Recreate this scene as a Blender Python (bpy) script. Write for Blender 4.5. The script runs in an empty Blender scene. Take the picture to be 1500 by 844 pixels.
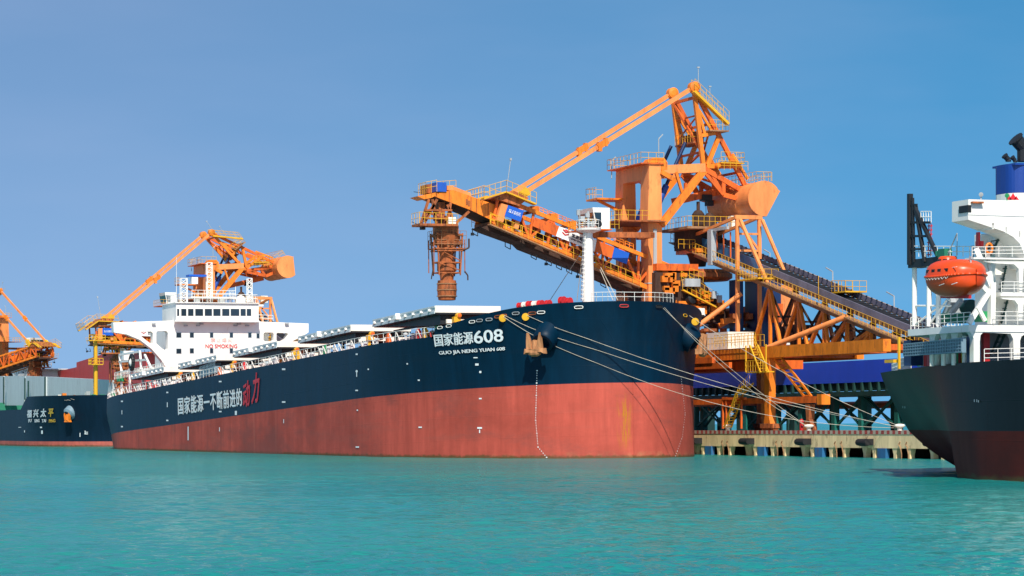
import bpy, bmesh, math, random
import numpy as np
from mathutils import Vector, Matrix
random.seed(7)
S = bpy.context.scene
COL = S.collection
R = math.radians

# ------------------------------------------------------------------ camera
# world: X runs along the quay (towards the bows), Y towards the pier, Z up, water at z = 0
F, TH, ROLL = 4200.0, R(20.0), R(0.3)
CAM = Vector((250.7, -103.5, 3.2))
FW = Vector((-math.cos(TH), math.sin(TH), 0)); RT = Vector((math.sin(TH), math.cos(TH), 0)); UP = Vector((0, 0, 1))
HC = 622.6
cd = bpy.data.cameras.new('camera'); cam = bpy.data.objects.new('camera', cd); COL.objects.link(cam)
cx = RT*math.cos(ROLL) - UP*math.sin(ROLL); cy = RT*math.sin(ROLL) + UP*math.cos(ROLL); cz = -FW
m = Matrix((cx, cy, cz)).transposed().to_4x4(); m.translation = CAM
cam.matrix_world = m
cd.sensor_width = 36; cd.lens = F/1500*36; cd.shift_y = (HC-422)/1500
cd.clip_start = 1; cd.clip_end = 60000
S.camera = cam

# ------------------------------------------------------------------ sky and sun
SUN_EL = 46.0
SUN_DIR = Vector((1.0, -0.30, 0)).normalized()          # horizontal direction towards the sun
SUN_AZ = math.atan2(SUN_DIR.x, SUN_DIR.y)               # sun_rotation: clockwise from +Y
w = bpy.data.worlds.new("World"); S.world = w; w.use_nodes = True
nt = w.node_tree; nt.nodes.clear()
out = nt.nodes.new('ShaderNodeOutputWorld'); bg = nt.nodes.new('ShaderNodeBackground')
sky = nt.nodes.new('ShaderNodeTexSky'); sky.sky_type = 'NISHITA'; sky.sun_disc = False
sky.sun_elevation = R(SUN_EL); sky.sun_rotation = SUN_AZ
sky.air_density = 1.0; sky.dust_density = 0.6; sky.ozone_density = 3.0
tc = nt.nodes.new('ShaderNodeTexCoord')
mp = nt.nodes.new('ShaderNodeVectorMath'); mp.operation = 'MULTIPLY_ADD'
mp.inputs[1].default_value = (1, 1, 0.9); mp.inputs[2].default_value = (0, 0, 0.22)
nt.links.new(tc.outputs['Generated'], mp.inputs[0]); nt.links.new(mp.outputs[0], sky.inputs['Vector'])
# thin high veil
nz = nt.nodes.new('ShaderNodeTexNoise'); nz.inputs['Scale'].default_value = 5.0; nz.inputs['Detail'].default_value = 4; nz.inputs['Roughness'].default_value = .5
mv = nt.nodes.new('ShaderNodeVectorMath'); mv.operation = 'MULTIPLY'; mv.inputs[1].default_value = (1, 1, 4.0)
nt.links.new(tc.outputs['Generated'], mv.inputs[0]); nt.links.new(mv.outputs[0], nz.inputs['Vector'])
rp = nt.nodes.new('ShaderNodeMapRange'); rp.inputs['From Min'].default_value = .35; rp.inputs['From Max'].default_value = .75
rp.inputs['To Min'].default_value = 0.0; rp.inputs['To Max'].default_value = .20
nt.links.new(nz.outputs['Fac'], rp.inputs['Value'])
# bluer and deeper away from the land haze: towards the open water (+Y) and higher up
sxyz = nt.nodes.new('ShaderNodeSeparateXYZ'); nt.links.new(tc.outputs['Generated'], sxyz.inputs[0])
gy = nt.nodes.new('ShaderNodeMapRange'); gy.inputs['From Min'].default_value = .18; gy.inputs['From Max'].default_value = .52; gy.interpolation_type = 'SMOOTHSTEP'
nt.links.new(sxyz.outputs['Y'], gy.inputs['Value'])
tc2 = nt.nodes.new('ShaderNodeMix'); tc2.data_type = 'RGBA'; tc2.inputs[6].default_value = (0.80, 0.90, 0.93, 1); tc2.inputs[7].default_value = (0.33, 0.82, 0.93, 1)
nt.links.new(gy.outputs[0], tc2.inputs['Factor'])
tint = nt.nodes.new('ShaderNodeMix'); tint.data_type = 'RGBA'; tint.blend_type = 'MULTIPLY'; tint.inputs['Factor'].default_value = 1
nt.links.new(tc2.outputs[2], tint.inputs[7])
nt.links.new(sky.outputs[0], tint.inputs[6])
veil = nt.nodes.new('ShaderNodeMix'); veil.data_type = 'RGBA'; veil.inputs[7].default_value = (3.3, 3.9, 5.6, 1)
nt.links.new(rp.outputs[0], veil.inputs['Factor']); nt.links.new(tint.outputs[2], veil.inputs[6])
nt.links.new(veil.outputs[2], bg.inputs['Color']); bg.inputs['Strength'].default_value = 0.095
nt.links.new(bg.outputs[0], out.inputs[0])
ld = bpy.data.lights.new('sun', 'SUN'); ld.energy = 4.0; ld.angle = R(0.5); ld.color = (1.0, .93, .82)
lo = bpy.data.objects.new('sun', ld); COL.objects.link(lo)
d = Vector((SUN_DIR.x*math.cos(R(SUN_EL)), SUN_DIR.y*math.cos(R(SUN_EL)), math.sin(R(SUN_EL))))
lo.rotation_euler = d.to_track_quat('Z', 'Y').to_euler()
vs = S.view_settings; vs.view_transform = 'Standard'; vs.look = 'None'; vs.exposure = 0.6; vs.gamma = 1.0; vs.use_curve_mapping = False
S.cycles.use_denoising = True
S.cycles.max_bounces = 6

# ------------------------------------------------------------------ measuring helpers: a sight line meets a real plane of the scene
def ray(px, py):
    a0, b0 = px-750, py-HC; c, s = math.cos(ROLL), math.sin(ROLL)
    a = a0*c - b0*s; b = a0*s + b0*c
    return FW + RT*(a/F) - UP*(b/F)
def PX(px, py, X): d = ray(px, py); return CAM + d*((X-CAM.x)/d.x)
def PY(px, py, Y): d = ray(px, py); return CAM + d*((Y-CAM.y)/d.y)
def PZ(px, py, Z): d = ray(px, py); return CAM + d*((Z-CAM.z)/d.z)

# ------------------------------------------------------------------ materials
def mat(name, col, rough=.5, var=.18, scale=.8, rust=0.0, rust_col=(.13, .045, .015), streak=True, metal=0.0, bump=0.0, spec=.4, dark=.55):
    M = bpy.data.materials.new(name); M.use_nodes = True; n = M.node_tree.nodes; l = M.node_tree.links
    b = n['Principled BSDF']; b.inputs['Roughness'].default_value = rough; b.inputs['Metallic'].default_value = metal
    b.inputs['Specular IOR Level'].default_value = spec
    g = n.new('ShaderNodeNewGeometry'); mpn = n.new('ShaderNodeMapping'); mpn.inputs['Scale'].default_value = (1, 1, .22 if streak else 1)
    l.new(g.outputs['Position'], mpn.inputs['Vector'])
    t = n.new('ShaderNodeTexNoise'); t.inputs['Scale'].default_value = scale; t.inputs['Detail'].default_value = 8; t.inputs['Roughness'].default_value = .65
    l.new(mpn.outputs[0], t.inputs['Vector'])
    r = n.new('ShaderNodeMapRange'); r.inputs['From Min'].default_value = .3; r.inputs['From Max'].default_value = .7
    l.new(t.outputs['Fac'], r.inputs['Value'])
    mx = n.new('ShaderNodeMix'); mx.data_type = 'RGBA'
    c = Vector(col)
    mx.inputs[6].default_value = (*(c*(1-var*1.6)), 1); mx.inputs[7].default_value = (*[min(1, v*(1+var)) for v in c], 1)
    l.new(r.outputs[0], mx.inputs['Factor']); last = mx.outputs[2]
    if rust > 0:
        t2 = n.new('ShaderNodeTexNoise'); t2.inputs['Scale'].default_value = scale*2.3; t2.inputs['Detail'].default_value = 10; t2.inputs['Roughness'].default_value = .7
        mp2 = n.new('ShaderNodeMapping'); mp2.inputs['Scale'].default_value = (1, 1, .35); mp2.inputs['Location'].default_value = (31, 7, 3)
        l.new(g.outputs['Position'], mp2.inputs['Vector']); l.new(mp2.outputs[0], t2.inputs['Vector'])
        r2 = n.new('ShaderNodeMapRange'); r2.inputs['From Min'].default_value = .62-.28*rust; r2.inputs['From Max'].default_value = .74-.18*rust
        r2.inputs['To Max'].default_value = .85
        l.new(t2.outputs['Fac'], r2.inputs['Value'])
        m2 = n.new('ShaderNodeMix'); m2.data_type = 'RGBA'; m2.inputs[7].default_value = (*rust_col, 1)
        l.new(r2.outputs[0], m2.inputs['Factor']); l.new(last, m2.inputs[6]); last = m2.outputs[2]
    l.new(last, b.inputs['Base Color'])
    if bump:
        bp = n.new('ShaderNodeBump'); bp.inputs['Strength'].default_value = bump; bp.inputs['Distance'].default_value = .05
        l.new(t.outputs['Fac'], bp.inputs['Height']); l.new(bp.outputs[0], b.inputs['Normal'])
    return M
M = {}
M['orange'] = mat('orange paint', (.80, .21, .014), .5, .22, .9, rust=.30, rust_col=(.22, .05, .012))
M['salmon'] = mat('faded orange paint', (.82, .27, .075), .55, .16, .7, rust=.22, rust_col=(.35, .1, .03))
M['deep_orange'] = mat('red orange paint', (.70, .125, .014), .55, .22, .9, rust=.32, rust_col=(.16, .04, .012))
M['rusty'] = mat('rusty orange steel', (.40, .11, .03), .75, .35, 1.2, rust=.5, rust_col=(.07, .028, .012))
M['dark_rust'] = mat('dark rusty steel', (.06, .028, .018), .8, .4, 1.0, rust=.4, rust_col=(.018, .012, .01))
M['yellow'] = mat('yellow safety paint', (.70, .37, .015), .5, .12, 1.0)
M['white'] = mat('white ship paint', (.80, .79, .74), .4, .05, .6, rust=.04, rust_col=(.45, .3, .18))
M['cream'] = mat('cream white paint', (.78, .74, .65), .5, .07, .8, rust=.06, rust_col=(.4, .28, .18))
M['grey_white'] = mat('light grey deck paint', (.50, .55, .57), .5, .08, .8, rust=.05)
M['hull_navy'] = None
M['black'] = mat('black steel paint and cover shade', (.012, .014, .017), .5, .3, 1.0)
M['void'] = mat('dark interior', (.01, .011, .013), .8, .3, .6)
M['blue'] = mat('blue panel paint', (.015, .085, .42), .45, .12, .5)
M['funnel_navy'] = mat('navy funnel paint', (.006, .045, .26), .45, .12, .7)
M['sign_blue'] = mat('blue sign sheet', (.012, .10, .50), .4, .04, .5)
M['sign_white'] = mat('white sign sheet', (.82, .82, .80), .45, .03, .5)
M['ink_white'] = mat('white lettering', (.80, .82, .82), .5, .04, .5)
M['ink_red'] = mat('red lettering', (.62, .02, .03), .5, .06, .5)
M['ink_dark'] = mat('dark lettering', (.04, .05, .09), .5, .06, .5)
M['ink_gold'] = mat('gold lettering', (.75, .48, .05), .5, .06, .5)
M['glass'] = mat('window glass', (.015, .03, .045), .08, .2, .4, spec=.7)
M['green'] = mat('green trestle paint', (.008, .125, .105), .55, .25, .5, rust=.12)
M['green_dark'] = mat('dark green girder', (.008, .05, .047), .6, .3, .5, rust=.25, rust_col=(.03, .03, .022))
M['deck_green'] = mat('green deck paint', (.02, .20, .12), .6, .2, .5)
M['concrete'] = mat('pier concrete', (.84, .62, .33), .85, .18, .8, rust=.22, rust_col=(.14, .085, .045), bump=.3)
M['concrete_shade'] = mat('wet pier concrete', (.03, .026, .022), .8, .4, .8)  # near black puts the shade of the pier openings into the colour
M['deckgrey'] = mat('pier deck', (.20, .19, .17), .85, .2, .3, streak=False)
M['rubber_and_shade'] = mat('black rubber', (.015, .015, .017), .75, .3, .9)
M['fender_blue'] = mat('blue fender board', (.02, .13, .30), .6, .25, .7, rust=.15)
M['red'] = mat('red paint', (.55, .025, .03), .45, .15, .9)
M['red_shed'] = mat('red metal sheet', (.48, .05, .045), .55, .12, .4)
M['rope'] = mat('mooring rope', (.50, .44, .35), .9, .25, 1.2)
M['lifeboat'] = mat('lifeboat orange red', (.72, .065, .008), .35, .10, .8)
M['grating'] = mat('blue grey aluminium', (.16, .25, .31), .5, .12, 1.5)
M['hydraulic'] = mat('dark blue cylinder', (.012, .03, .10), .35, .2, .8)
M['anchor_rust'] = mat('rusty anchor iron', (.42, .19, .08), .85, .35, 1.6, rust=.3, rust_col=(.1, .04, .02))
M['violet'] = mat('belt cover sheet', (.16, .15, .20), .6, .2, .5)
M['belt'] = mat('black conveyor belt', (.016, .014, .02), .7, .3, .5)
M['conv_blue'] = mat('blue belt cover', (.03, .14, .30), .5, .2, .6)
M['walk'] = mat('rusted walkway edge', (.33, .17, .08), .7, .3, .7, rust=.3)
M['lettergrey'] = mat('grey weathered paint', (.35, .38, .40), .6, .15, .8)
M['green_paint'] = mat('bright green paint', (.02, .28, .10), .5, .15, .8)
# ------------------------------------------------------------------ mesh building
def basis(p, q, up=None):
    p, q = Vector(p), Vector(q); t = (q-p); L = t.length; t = t/L if L > 1e-9 else Vector((0, 0, 1))
    u = Vector(up) if up else (Vector((0, 0, 1)) if abs(t.z) < .95 else Vector((1, 0, 0)))
    a = t.cross(u)
    if a.length < 1e-6: a = t.cross(Vector((0, 1, 0)))
    a.normalize(); b = a.cross(t).normalized()
    return p, q, t, a, b
class MB:
    def __init__(s): s.v = []; s.f = []; s.mi = []; s.k = 0
    def add(s, vs, fs):
        o = len(s.v); s.v += [Vector(x) for x in vs]
        for f in fs: s.f.append([i+o for i in f]); s.mi.append(s.k)
        return s
    def box(s, c, d, rz=0.0):
        c = Vector(c); x, y, z = d[0]/2, d[1]/2, d[2]/2; cs, sn = math.cos(rz), math.sin(rz)
        vs = []
        for sx, sy, sz in ((-1,-1,-1),(1,-1,-1),(1,1,-1),(-1,1,-1),(-1,-1,1),(1,-1,1),(1,1,1),(-1,1,1)):
            X, Y = sx*x, sy*y; vs.append(c+Vector((X*cs-Y*sn, X*sn+Y*cs, sz*z)))
        return s.add(vs, [(0,3,2,1),(4,5,6,7),(0,1,5,4),(1,2,6,5),(2,3,7,6),(3,0,4,7)])
    def bb(s, a, b):
        a, b = Vector(a), Vector(b); return s.box((a+b)/2, [abs(b[i]-a[i]) for i in range(3)])
    def beam(s, p, q, w, h=None, up=None, w2=None, h2=None):
        h = h or w; w2 = w2 or w; h2 = h2 or h
        p, q, t, a, b = basis(p, q, up)
        vs = [p-a*w/2-b*h/2, p+a*w/2-b*h/2, p+a*w/2+b*h/2, p-a*w/2+b*h/2, q-a*w2/2-b*h2/2, q+a*w2/2-b*h2/2, q+a*w2/2+b*h2/2, q-a*w2/2+b*h2/2]
        return s.add(vs, [(0,3,2,1),(4,5,6,7),(0,1,5,4),(1,2,6,5),(2,3,7,6),(3,0,4,7)])
    def pipe(s, p, q, r, r2=None, n=10, cap=True):
        r2 = r if r2 is None else r2; p, q, t, a, b = basis(p, q); vs = []
        for i in range(n):
            an = 2*math.pi*i/n; dd = a*math.cos(an)+b*math.sin(an); vs += [p+dd*r, q+dd*r2]
        fs = [(2*i, (2*i+2) % (2*n), (2*i+3) % (2*n), 2*i+1) for i in range(n)]
        if cap: fs += [tuple(range(0, 2*n, 2)), tuple(range(2*n-1, 0, -2))]
        return s.add(vs, fs)
    def tube(s, pts, r, n=6):
        for i in range(len(pts)-1): s.pipe(pts[i], pts[i+1], r, n=n)
        return s
    def lathe(s, prof, c, axis=(0, 0, 1), n=24):
        p, q, t, a, b = basis(c, Vector(c)+Vector(axis)); vs = []
        for r, z in prof:
            for i in range(n):
                an = 2*math.pi*i/n; vs.append(p+t*z+(a*math.cos(an)+b*math.sin(an))*r)
        k = len(prof); fs = [(j*n+i, j*n+(i+1) % n, (j+1)*n+(i+1) % n, (j+1)*n+i) for j in range(k-1) for i in range(n)]
        fs += [tuple(range(n-1, -1, -1)), tuple((k-1)*n+i for i in range(n))]
        return s.add(vs, fs)
    def prism(s, pts, off):
        pts = [Vector(p) for p in pts]; off = Vector(off); n = len(pts)
        fs = [tuple(range(n)), tuple(range(2*n-1, n-1, -1))] + [(i, i+n, (i+1) % n+n, (i+1) % n) for i in range(n)]
        return s.add(pts+[p+off for p in pts], fs)
    def rail(s, pts, h=1.05, step=1.4, r=.035, bars=2):
        pts = [Vector(p) for p in pts]
        for i in range(len(pts)-1):
            p, q = pts[i], pts[i+1]; L = (q-p).length; n = max(1, round(L/step))
            for k in range(1, bars+1): s.pipe(p+UP*h*k/bars, q+UP*h*k/bars, r, n=5, cap=False)
            for j in range(n+1): x = p.lerp(q, j/n); s.pipe(x, x+UP*h, r, n=5, cap=False)
        return s
    def stair(s, p, q, w=.8, side=(0, 1, 0), step=.45, th=.12):
        p, q, side = Vector(p), Vector(q), Vector(side).normalized(); n = max(3, int((q-p).length/step))
        for k in (-1, 1): s.beam(p+side*k*w/2, q+side*k*w/2, th, th*1.6)
        for j in range(n): x = p.lerp(q, (j+.5)/n); s.beam(x-side*w/2, x+side*w/2, .22, .05)
        return s
    def build(s, name, mats, parent=None, world=False, smooth=False, auto=None):
        if world and parent is not None:
            inv = root_matrix(parent).inverted(); vs = [inv @ x for x in s.v]
        else: vs = s.v
        me = bpy.data.meshes.new(name); me.from_pydata([tuple(x) for x in vs], [], s.f)
        if not isinstance(mats, (list, tuple)): mats = [mats]
        for mm in mats: me.materials.append(mm)
        if len(mats) > 1: me.polygons.foreach_set('material_index', [min(i, len(mats)-1) for i in s.mi])
        bm = bmesh.new(); bm.from_mesh(me); bmesh.ops.recalc_face_normals(bm, faces=bm.faces); bm.to_mesh(me); bm.free()
        if smooth:
            me.polygons.foreach_set('use_smooth', [True]*len(me.polygons))
            if auto is not None: me.set_sharp_from_angle(angle=R(auto))
        o = bpy.data.objects.new(name, me); COL.objects.link(o)
        if parent is not None: o.parent = parent
        return o
def root_matrix(o):
    mm = o.matrix_basis.copy()
    while o.parent is not None: o = o.parent; mm = o.matrix_basis @ mm
    return mm
def tag(o, label, cat, group=None):
    o['label'] = label; o['category'] = cat
    if group: o['group'] = group
    return o
def thing(name, label, cat, loc=(0, 0, 0), group=None):
    o = bpy.data.objects.new(name, None); COL.objects.link(o); o.location = loc; o.empty_display_size = .5
    return tag(o, label, cat, group)
def structure(o): o['kind'] = 'structure'; return o
def split_pieces(o, most=12):
    """pieces of a part that do not touch become parts of their own"""
    me = o.data; nv = len(me.vertices); par = list(range(nv))
    def find(a):
        while par[a] != a: par[a] = par[par[a]]; a = par[a]
        return a
    for p in me.polygons:
        v = list(p.vertices); r0 = find(v[0])
        for k in v[1:]: par[find(k)] = r0
    isl = {}
    for p in me.polygons: isl.setdefault(find(p.vertices[0]), []).append(p.index)
    if len(isl) < 2 or len(isl) > 600: return
    G = []
    for fs in isl.values():
        vs = [me.vertices[i].co for f in fs for i in me.polygons[f].vertices]; G.append([[min(v[k] for v in vs)-.03 for k in range(3)], [max(v[k] for v in vs)+.03 for k in range(3)], fs])
    ch = True
    while ch:
        ch = False; out_ = []
        for g in G:
            for h in out_:
                if all(g[0][k] <= h[1][k] and h[0][k] <= g[1][k] for k in range(3)):
                    h[0] = [min(g[0][k], h[0][k]) for k in range(3)]; h[1] = [max(g[1][k], h[1][k]) for k in range(3)]; h[2] = h[2]+g[2]; ch = True; break
            else: out_.append(g)
        G = out_
    if len(G) < 2 or len(G) > most: return
    G.sort(key=lambda g: -len(g[2])); base = o.name.split('.')[0]; old = me; made = []
    for gi, g in enumerate(G):
        idx = {}; vs = []; fs = []; sm = []; mi_ = []
        for f in g[2]:
            p = old.polygons[f]; ff = []
            for i in p.vertices:
                if i not in idx: idx[i] = len(vs); vs.append(tuple(old.vertices[i].co))
                ff.append(idx[i])
            fs.append(ff); sm.append(p.use_smooth); mi_.append(p.material_index)
        nm = bpy.data.meshes.new(base); nm.from_pydata(vs, [], fs); nm.polygons.foreach_set('use_smooth', sm); nm.polygons.foreach_set('material_index', mi_)
        for mm in old.materials: nm.materials.append(mm)
        if any(sm): nm.set_sharp_from_angle(angle=R(40))
        if gi == 0: o.data = nm; made.append(o)
        else: c = bpy.data.objects.new(base, nm); COL.objects.link(c); c.parent = o.parent; made.append(c)
NO_SPLIT = ('ship_name', 'slogan', 'draught', 'hull', 'sign_', 'warning', 'funnel_emblem', 'railing', 'grab_line', 'stay_wire', 'bracing', 'water', 'deck_fitting', 'cable_cabinet', 'boom_lattice')
def split_thing(root, big=()):
    for c in [x for x in bpy.data.objects if x.type == 'MESH' and x.parent is not None]:
        r = c
        while r.parent is not None: r = r.parent
        if r is root and not c.name.startswith(NO_SPLIT) and not c.children: split_pieces(c, 60 if c.name.startswith(big) and big else 12)
def copy_tree(o, parent=None):
    c = o.copy(); COL.objects.link(c)
    if parent is not None: c.parent = parent
    for ch in list(o.children): copy_tree(ch, c)
    return c
def copy_thing(root, loc, label):
    r = root.copy(); COL.objects.link(r); r.location = loc; r['label'] = label
    for ch in list(root.children): copy_tree(ch, r)
    return r
def curve_mesh(cu):
    o = bpy.data.objects.new('tmp', cu); COL.objects.link(o)
    dg = bpy.context.evaluated_depsgraph_get(); dg.update(); e = o.evaluated_get(dg); me = e.to_mesh()
    vs = [v.co.copy() for v in me.vertices]; fs = [tuple(p.vertices) for p in me.polygons]
    e.to_mesh_clear(); bpy.data.objects.remove(o); bpy.data.curves.remove(cu)
    return vs, fs
def text_geo(body, bold=.02, shear=0.0, sp=1.0, res=3):
    cu = bpy.data.curves.new('tmp', 'FONT'); cu.body = body; cu.offset = bold; cu.shear = shear; cu.space_character = sp; cu.resolution_u = res
    vs, fs = curve_mesh(cu)
    x0 = min(v.x for v in vs); x1 = max(v.x for v in vs); y0 = min(v.y for v in vs); y1 = max(v.y for v in vs)
    return [((v.x-x0)/(x1-x0), (v.y-y0)/(y1-y0)) for v in vs], fs, (x1-x0)/(y1-y0)
def text_on(mb, body, fmap, fat=0.0, **kw):
    uv, fs, asp = text_geo(body, **kw)
    for k, (du, dv) in enumerate(((0, 0), (1, .6), (-1, -.6), (.7, -1), (-.7, 1)) if fat else ((0, 0),)):   # thicker strokes: thin layers side by side, each a little prouder
        mb.add([fmap(u+du*fat/asp, v+dv*fat, k) for u, v in uv], fs)
    return mb
def quad_map(a, b, c, d):            # a bottom-left, b bottom-right, c top-right, d top-left
    a, b, c, d = map(Vector, (a, b, c, d))
    nn = (b-a).cross(d-a).normalized(); nn = nn if nn.dot(CAM-a) > 0 else -nn
    return lambda u, v, k=0: (a.lerp(b, u)).lerp(d.lerp(c, u), v)+nn*.012*k
def outline_geo(outline, holes, depth):
    cu = bpy.data.curves.new('tmp', 'CURVE'); cu.dimensions = '2D'; cu.fill_mode = 'BOTH'; cu.extrude = depth/2
    for pts in [outline]+list(holes):
        sp = cu.splines.new('POLY'); sp.points.add(len(pts)-1); sp.use_cyclic_u = True
        for i, p in enumerate(pts): sp.points[i].co = (p[0], p[1], 0, 1)
    return curve_mesh(cu)
def rrect(x0, y0, x1, y1, r=.3, n=4):
    o = []
    for cx_, cy_, a0 in ((x1-r, y1-r, 0), (x0+r, y1-r, 90), (x0+r, y0+r, 180), (x1-r, y0+r, 270)):
        for i in range(n+1): a = R(a0+90*i/n); o.append((cx_+r*math.cos(a), cy_+r*math.sin(a)))
    return o

# ------------------------------------------------------------------ water
def make_water():
    # one sheet to the horizon, meshed finely in the harbour basin where single wavelets can be told apart
    a0 = math.atan2(FW.y, FW.x)
    dense = np.linspace(-R(13.5), R(13.5), 561); rest = np.linspace(R(13.5), 2*math.pi-R(13.5), 60)[1:-1]
    ang = np.concatenate([dense, rest]); na = len(ang)
    rad = np.concatenate([[1.0, 15, 30], 40*np.exp(np.linspace(0, math.log(340/40), 760)), 340*np.exp(np.linspace(0, math.log(30000/340), 50))[1:]]); nr = len(rad)
    Rg, Ag = np.meshgrid(rad, ang, indexing='ij')
    X = CAM.x+Rg*np.cos(a0+Ag); Y = CAM.y+Rg*np.sin(a0+Ag); Z = np.zeros_like(X); DX = np.zeros_like(X); DY = np.zeros_like(X)
    rg = np.random.default_rng(5); wind = a0+R(200)
    for lam, amp, k in ((6.0, .008, 5), (2.6, .007, 8), (1.4, .010, 12), (.8, .0125, 16), (.48, .0125, 24)):
        for i in range(k):
            l_ = lam*rg.uniform(.75, 1.35); th = wind+rg.normal(0, .75); kk = 2*math.pi/l_; A_ = amp*rg.uniform(.6, 1.3)/math.sqrt(k)*1.6
            # wavelets finer than the local mesh are left to the surface bump
            vis = np.clip((l_/(Rg*.0028)-2.0)/2.0, 0, 1)
            ph = kk*(X*math.cos(th)+Y*math.sin(th))+rg.uniform(0, 6.28)
            Z += A_*vis*np.sin(ph); DX -= A_*vis*.7*math.cos(th)*np.cos(ph)*-1; DY -= A_*vis*.7*math.sin(th)*np.cos(ph)*-1
    gust = 0
    for i in range(7):
        th = rg.uniform(0, 6.28); l_ = rg.uniform(25, 90); gust = gust+np.sin(2*math.pi/l_*(X*math.cos(th)+Y*math.sin(th))+rg.uniform(0, 6.28))
    env = np.clip((338-Rg)/60, 0, 1)*np.clip((R(13.4)-np.abs(np.where(Ag > math.pi, Ag-2*math.pi, Ag)))/R(1.0), 0, 1)*np.clip((Rg-38)/6, 0, 1)*(1+.10*gust)
    X += DX*env; Y += DY*env; Z *= env
    co = np.stack([X, Y, Z], -1).reshape(-1, 3)
    i = np.arange(nr-1)[:, None]; j = np.arange(na)[None, :]; j2 = (j+1) % na
    q = np.stack([i*na+j, (i+1)*na+j, (i+1)*na+j2, i*na+j2], -1).reshape(-1, 4)
    me = bpy.data.meshes.new('water'); me.vertices.add(len(co)); me.vertices.foreach_set('co', co.astype(np.float32).ravel())
    me.loops.add(q.size); me.loops.foreach_set('vertex_index', q.astype(np.int32).ravel()); me.polygons.add(len(q)); me.polygons.foreach_set('loop_start', (np.arange(len(q))*4).astype(np.int32))
    me.update(calc_edges=True); me.polygons.foreach_set('use_smooth', [True]*len(q))
    Mw = bpy.data.materials.new('sea water'); Mw.use_nodes = True; n = Mw.node_tree.nodes; l = Mw.node_tree.links
    n.remove(n['Principled BSDF']); om = n['Material Output']
    g = n.new('ShaderNodeNewGeometry')
    def noise(scale, sx, sy, det, rot, rough=.6):
        mp = n.new('ShaderNodeMapping'); mp.inputs['Scale'].default_value = (sx, sy, 1); mp.inputs['Rotation'].default_value = (0, 0, R(rot))
        l.new(g.outputs['Position'], mp.inputs['Vector'])
        t = n.new('ShaderNodeTexNoise'); t.inputs['Scale'].default_value = scale; t.inputs['Detail'].default_value = det; t.inputs['Roughness'].default_value = rough
        l.new(mp.outputs[0], t.inputs['Vector']); return t.outputs['Fac']
    def math_(op, a_, c_):
        m_ = n.new('ShaderNodeMath'); m_.operation = op
        for i, x in enumerate((a_, c_)):
            if isinstance(x, (int, float)): m_.inputs[i].default_value = x
            else: l.new(x, m_.inputs[i])
        return m_.outputs[0]
    fine = noise(2.6, 1, .7, 4, 35); mid = noise(.8, 1, .6, 4, 12); swell = noise(.16, 1, .5, 3, 25); big = noise(.02, 1, .4, 4, 20)
    h = math_('ADD', math_('ADD', math_('MULTIPLY', fine, .35), math_('MULTIPLY', mid, 1.0)), math_('MULTIPLY', swell, 2.2))
    bp = n.new('ShaderNodeBump'); bp.inputs['Strength'].default_value = 1.0; bp.inputs['Distance'].default_value = .22
    l.new(h, bp.inputs['Height'])
    r = n.new('ShaderNodeMapRange'); r.inputs['From Min'].default_value = .35; r.inputs['From Max'].default_value = .65; l.new(big, r.inputs['Value'])
    mx = n.new('ShaderNodeMix'); mx.data_type = 'RGBA'; mx.inputs[6].default_value = (.004, .175, .178, 1); mx.inputs[7].default_value = (.020, .220, .180, 1)
    l.new(r.outputs[0], mx.inputs['Factor'])
    df = n.new('ShaderNodeBsdfDiffuse'); l.new(mx.outputs[2], df.inputs['Color']); l.new(bp.outputs[0], df.inputs['Normal'])
    gl = n.new('ShaderNodeBsdfGlossy'); gl.inputs['Roughness'].default_value = .10; l.new(bp.outputs[0], gl.inputs['Normal']); gl.inputs['Color'].default_value = (.85, .95, 1, 1)
    fr = n.new('ShaderNodeFresnel'); fr.inputs['IOR'].default_value = 1.33; l.new(bp.outputs[0], fr.inputs['Normal'])
    fc = math_('MINIMUM', math_('MULTIPLY', fr.outputs[0], .75), .50)
    ms = n.new('ShaderNodeMixShader'); l.new(fc, ms.inputs[0]); l.new(df.outputs[0], ms.inputs[1]); l.new(gl.outputs[0], ms.inputs[2]); l.new(ms.outputs[0], om.inputs[0])
    me.materials.append(Mw); wo = bpy.data.objects.new('water', me); COL.objects.link(wo); structure(wo)
make_water()

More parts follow.
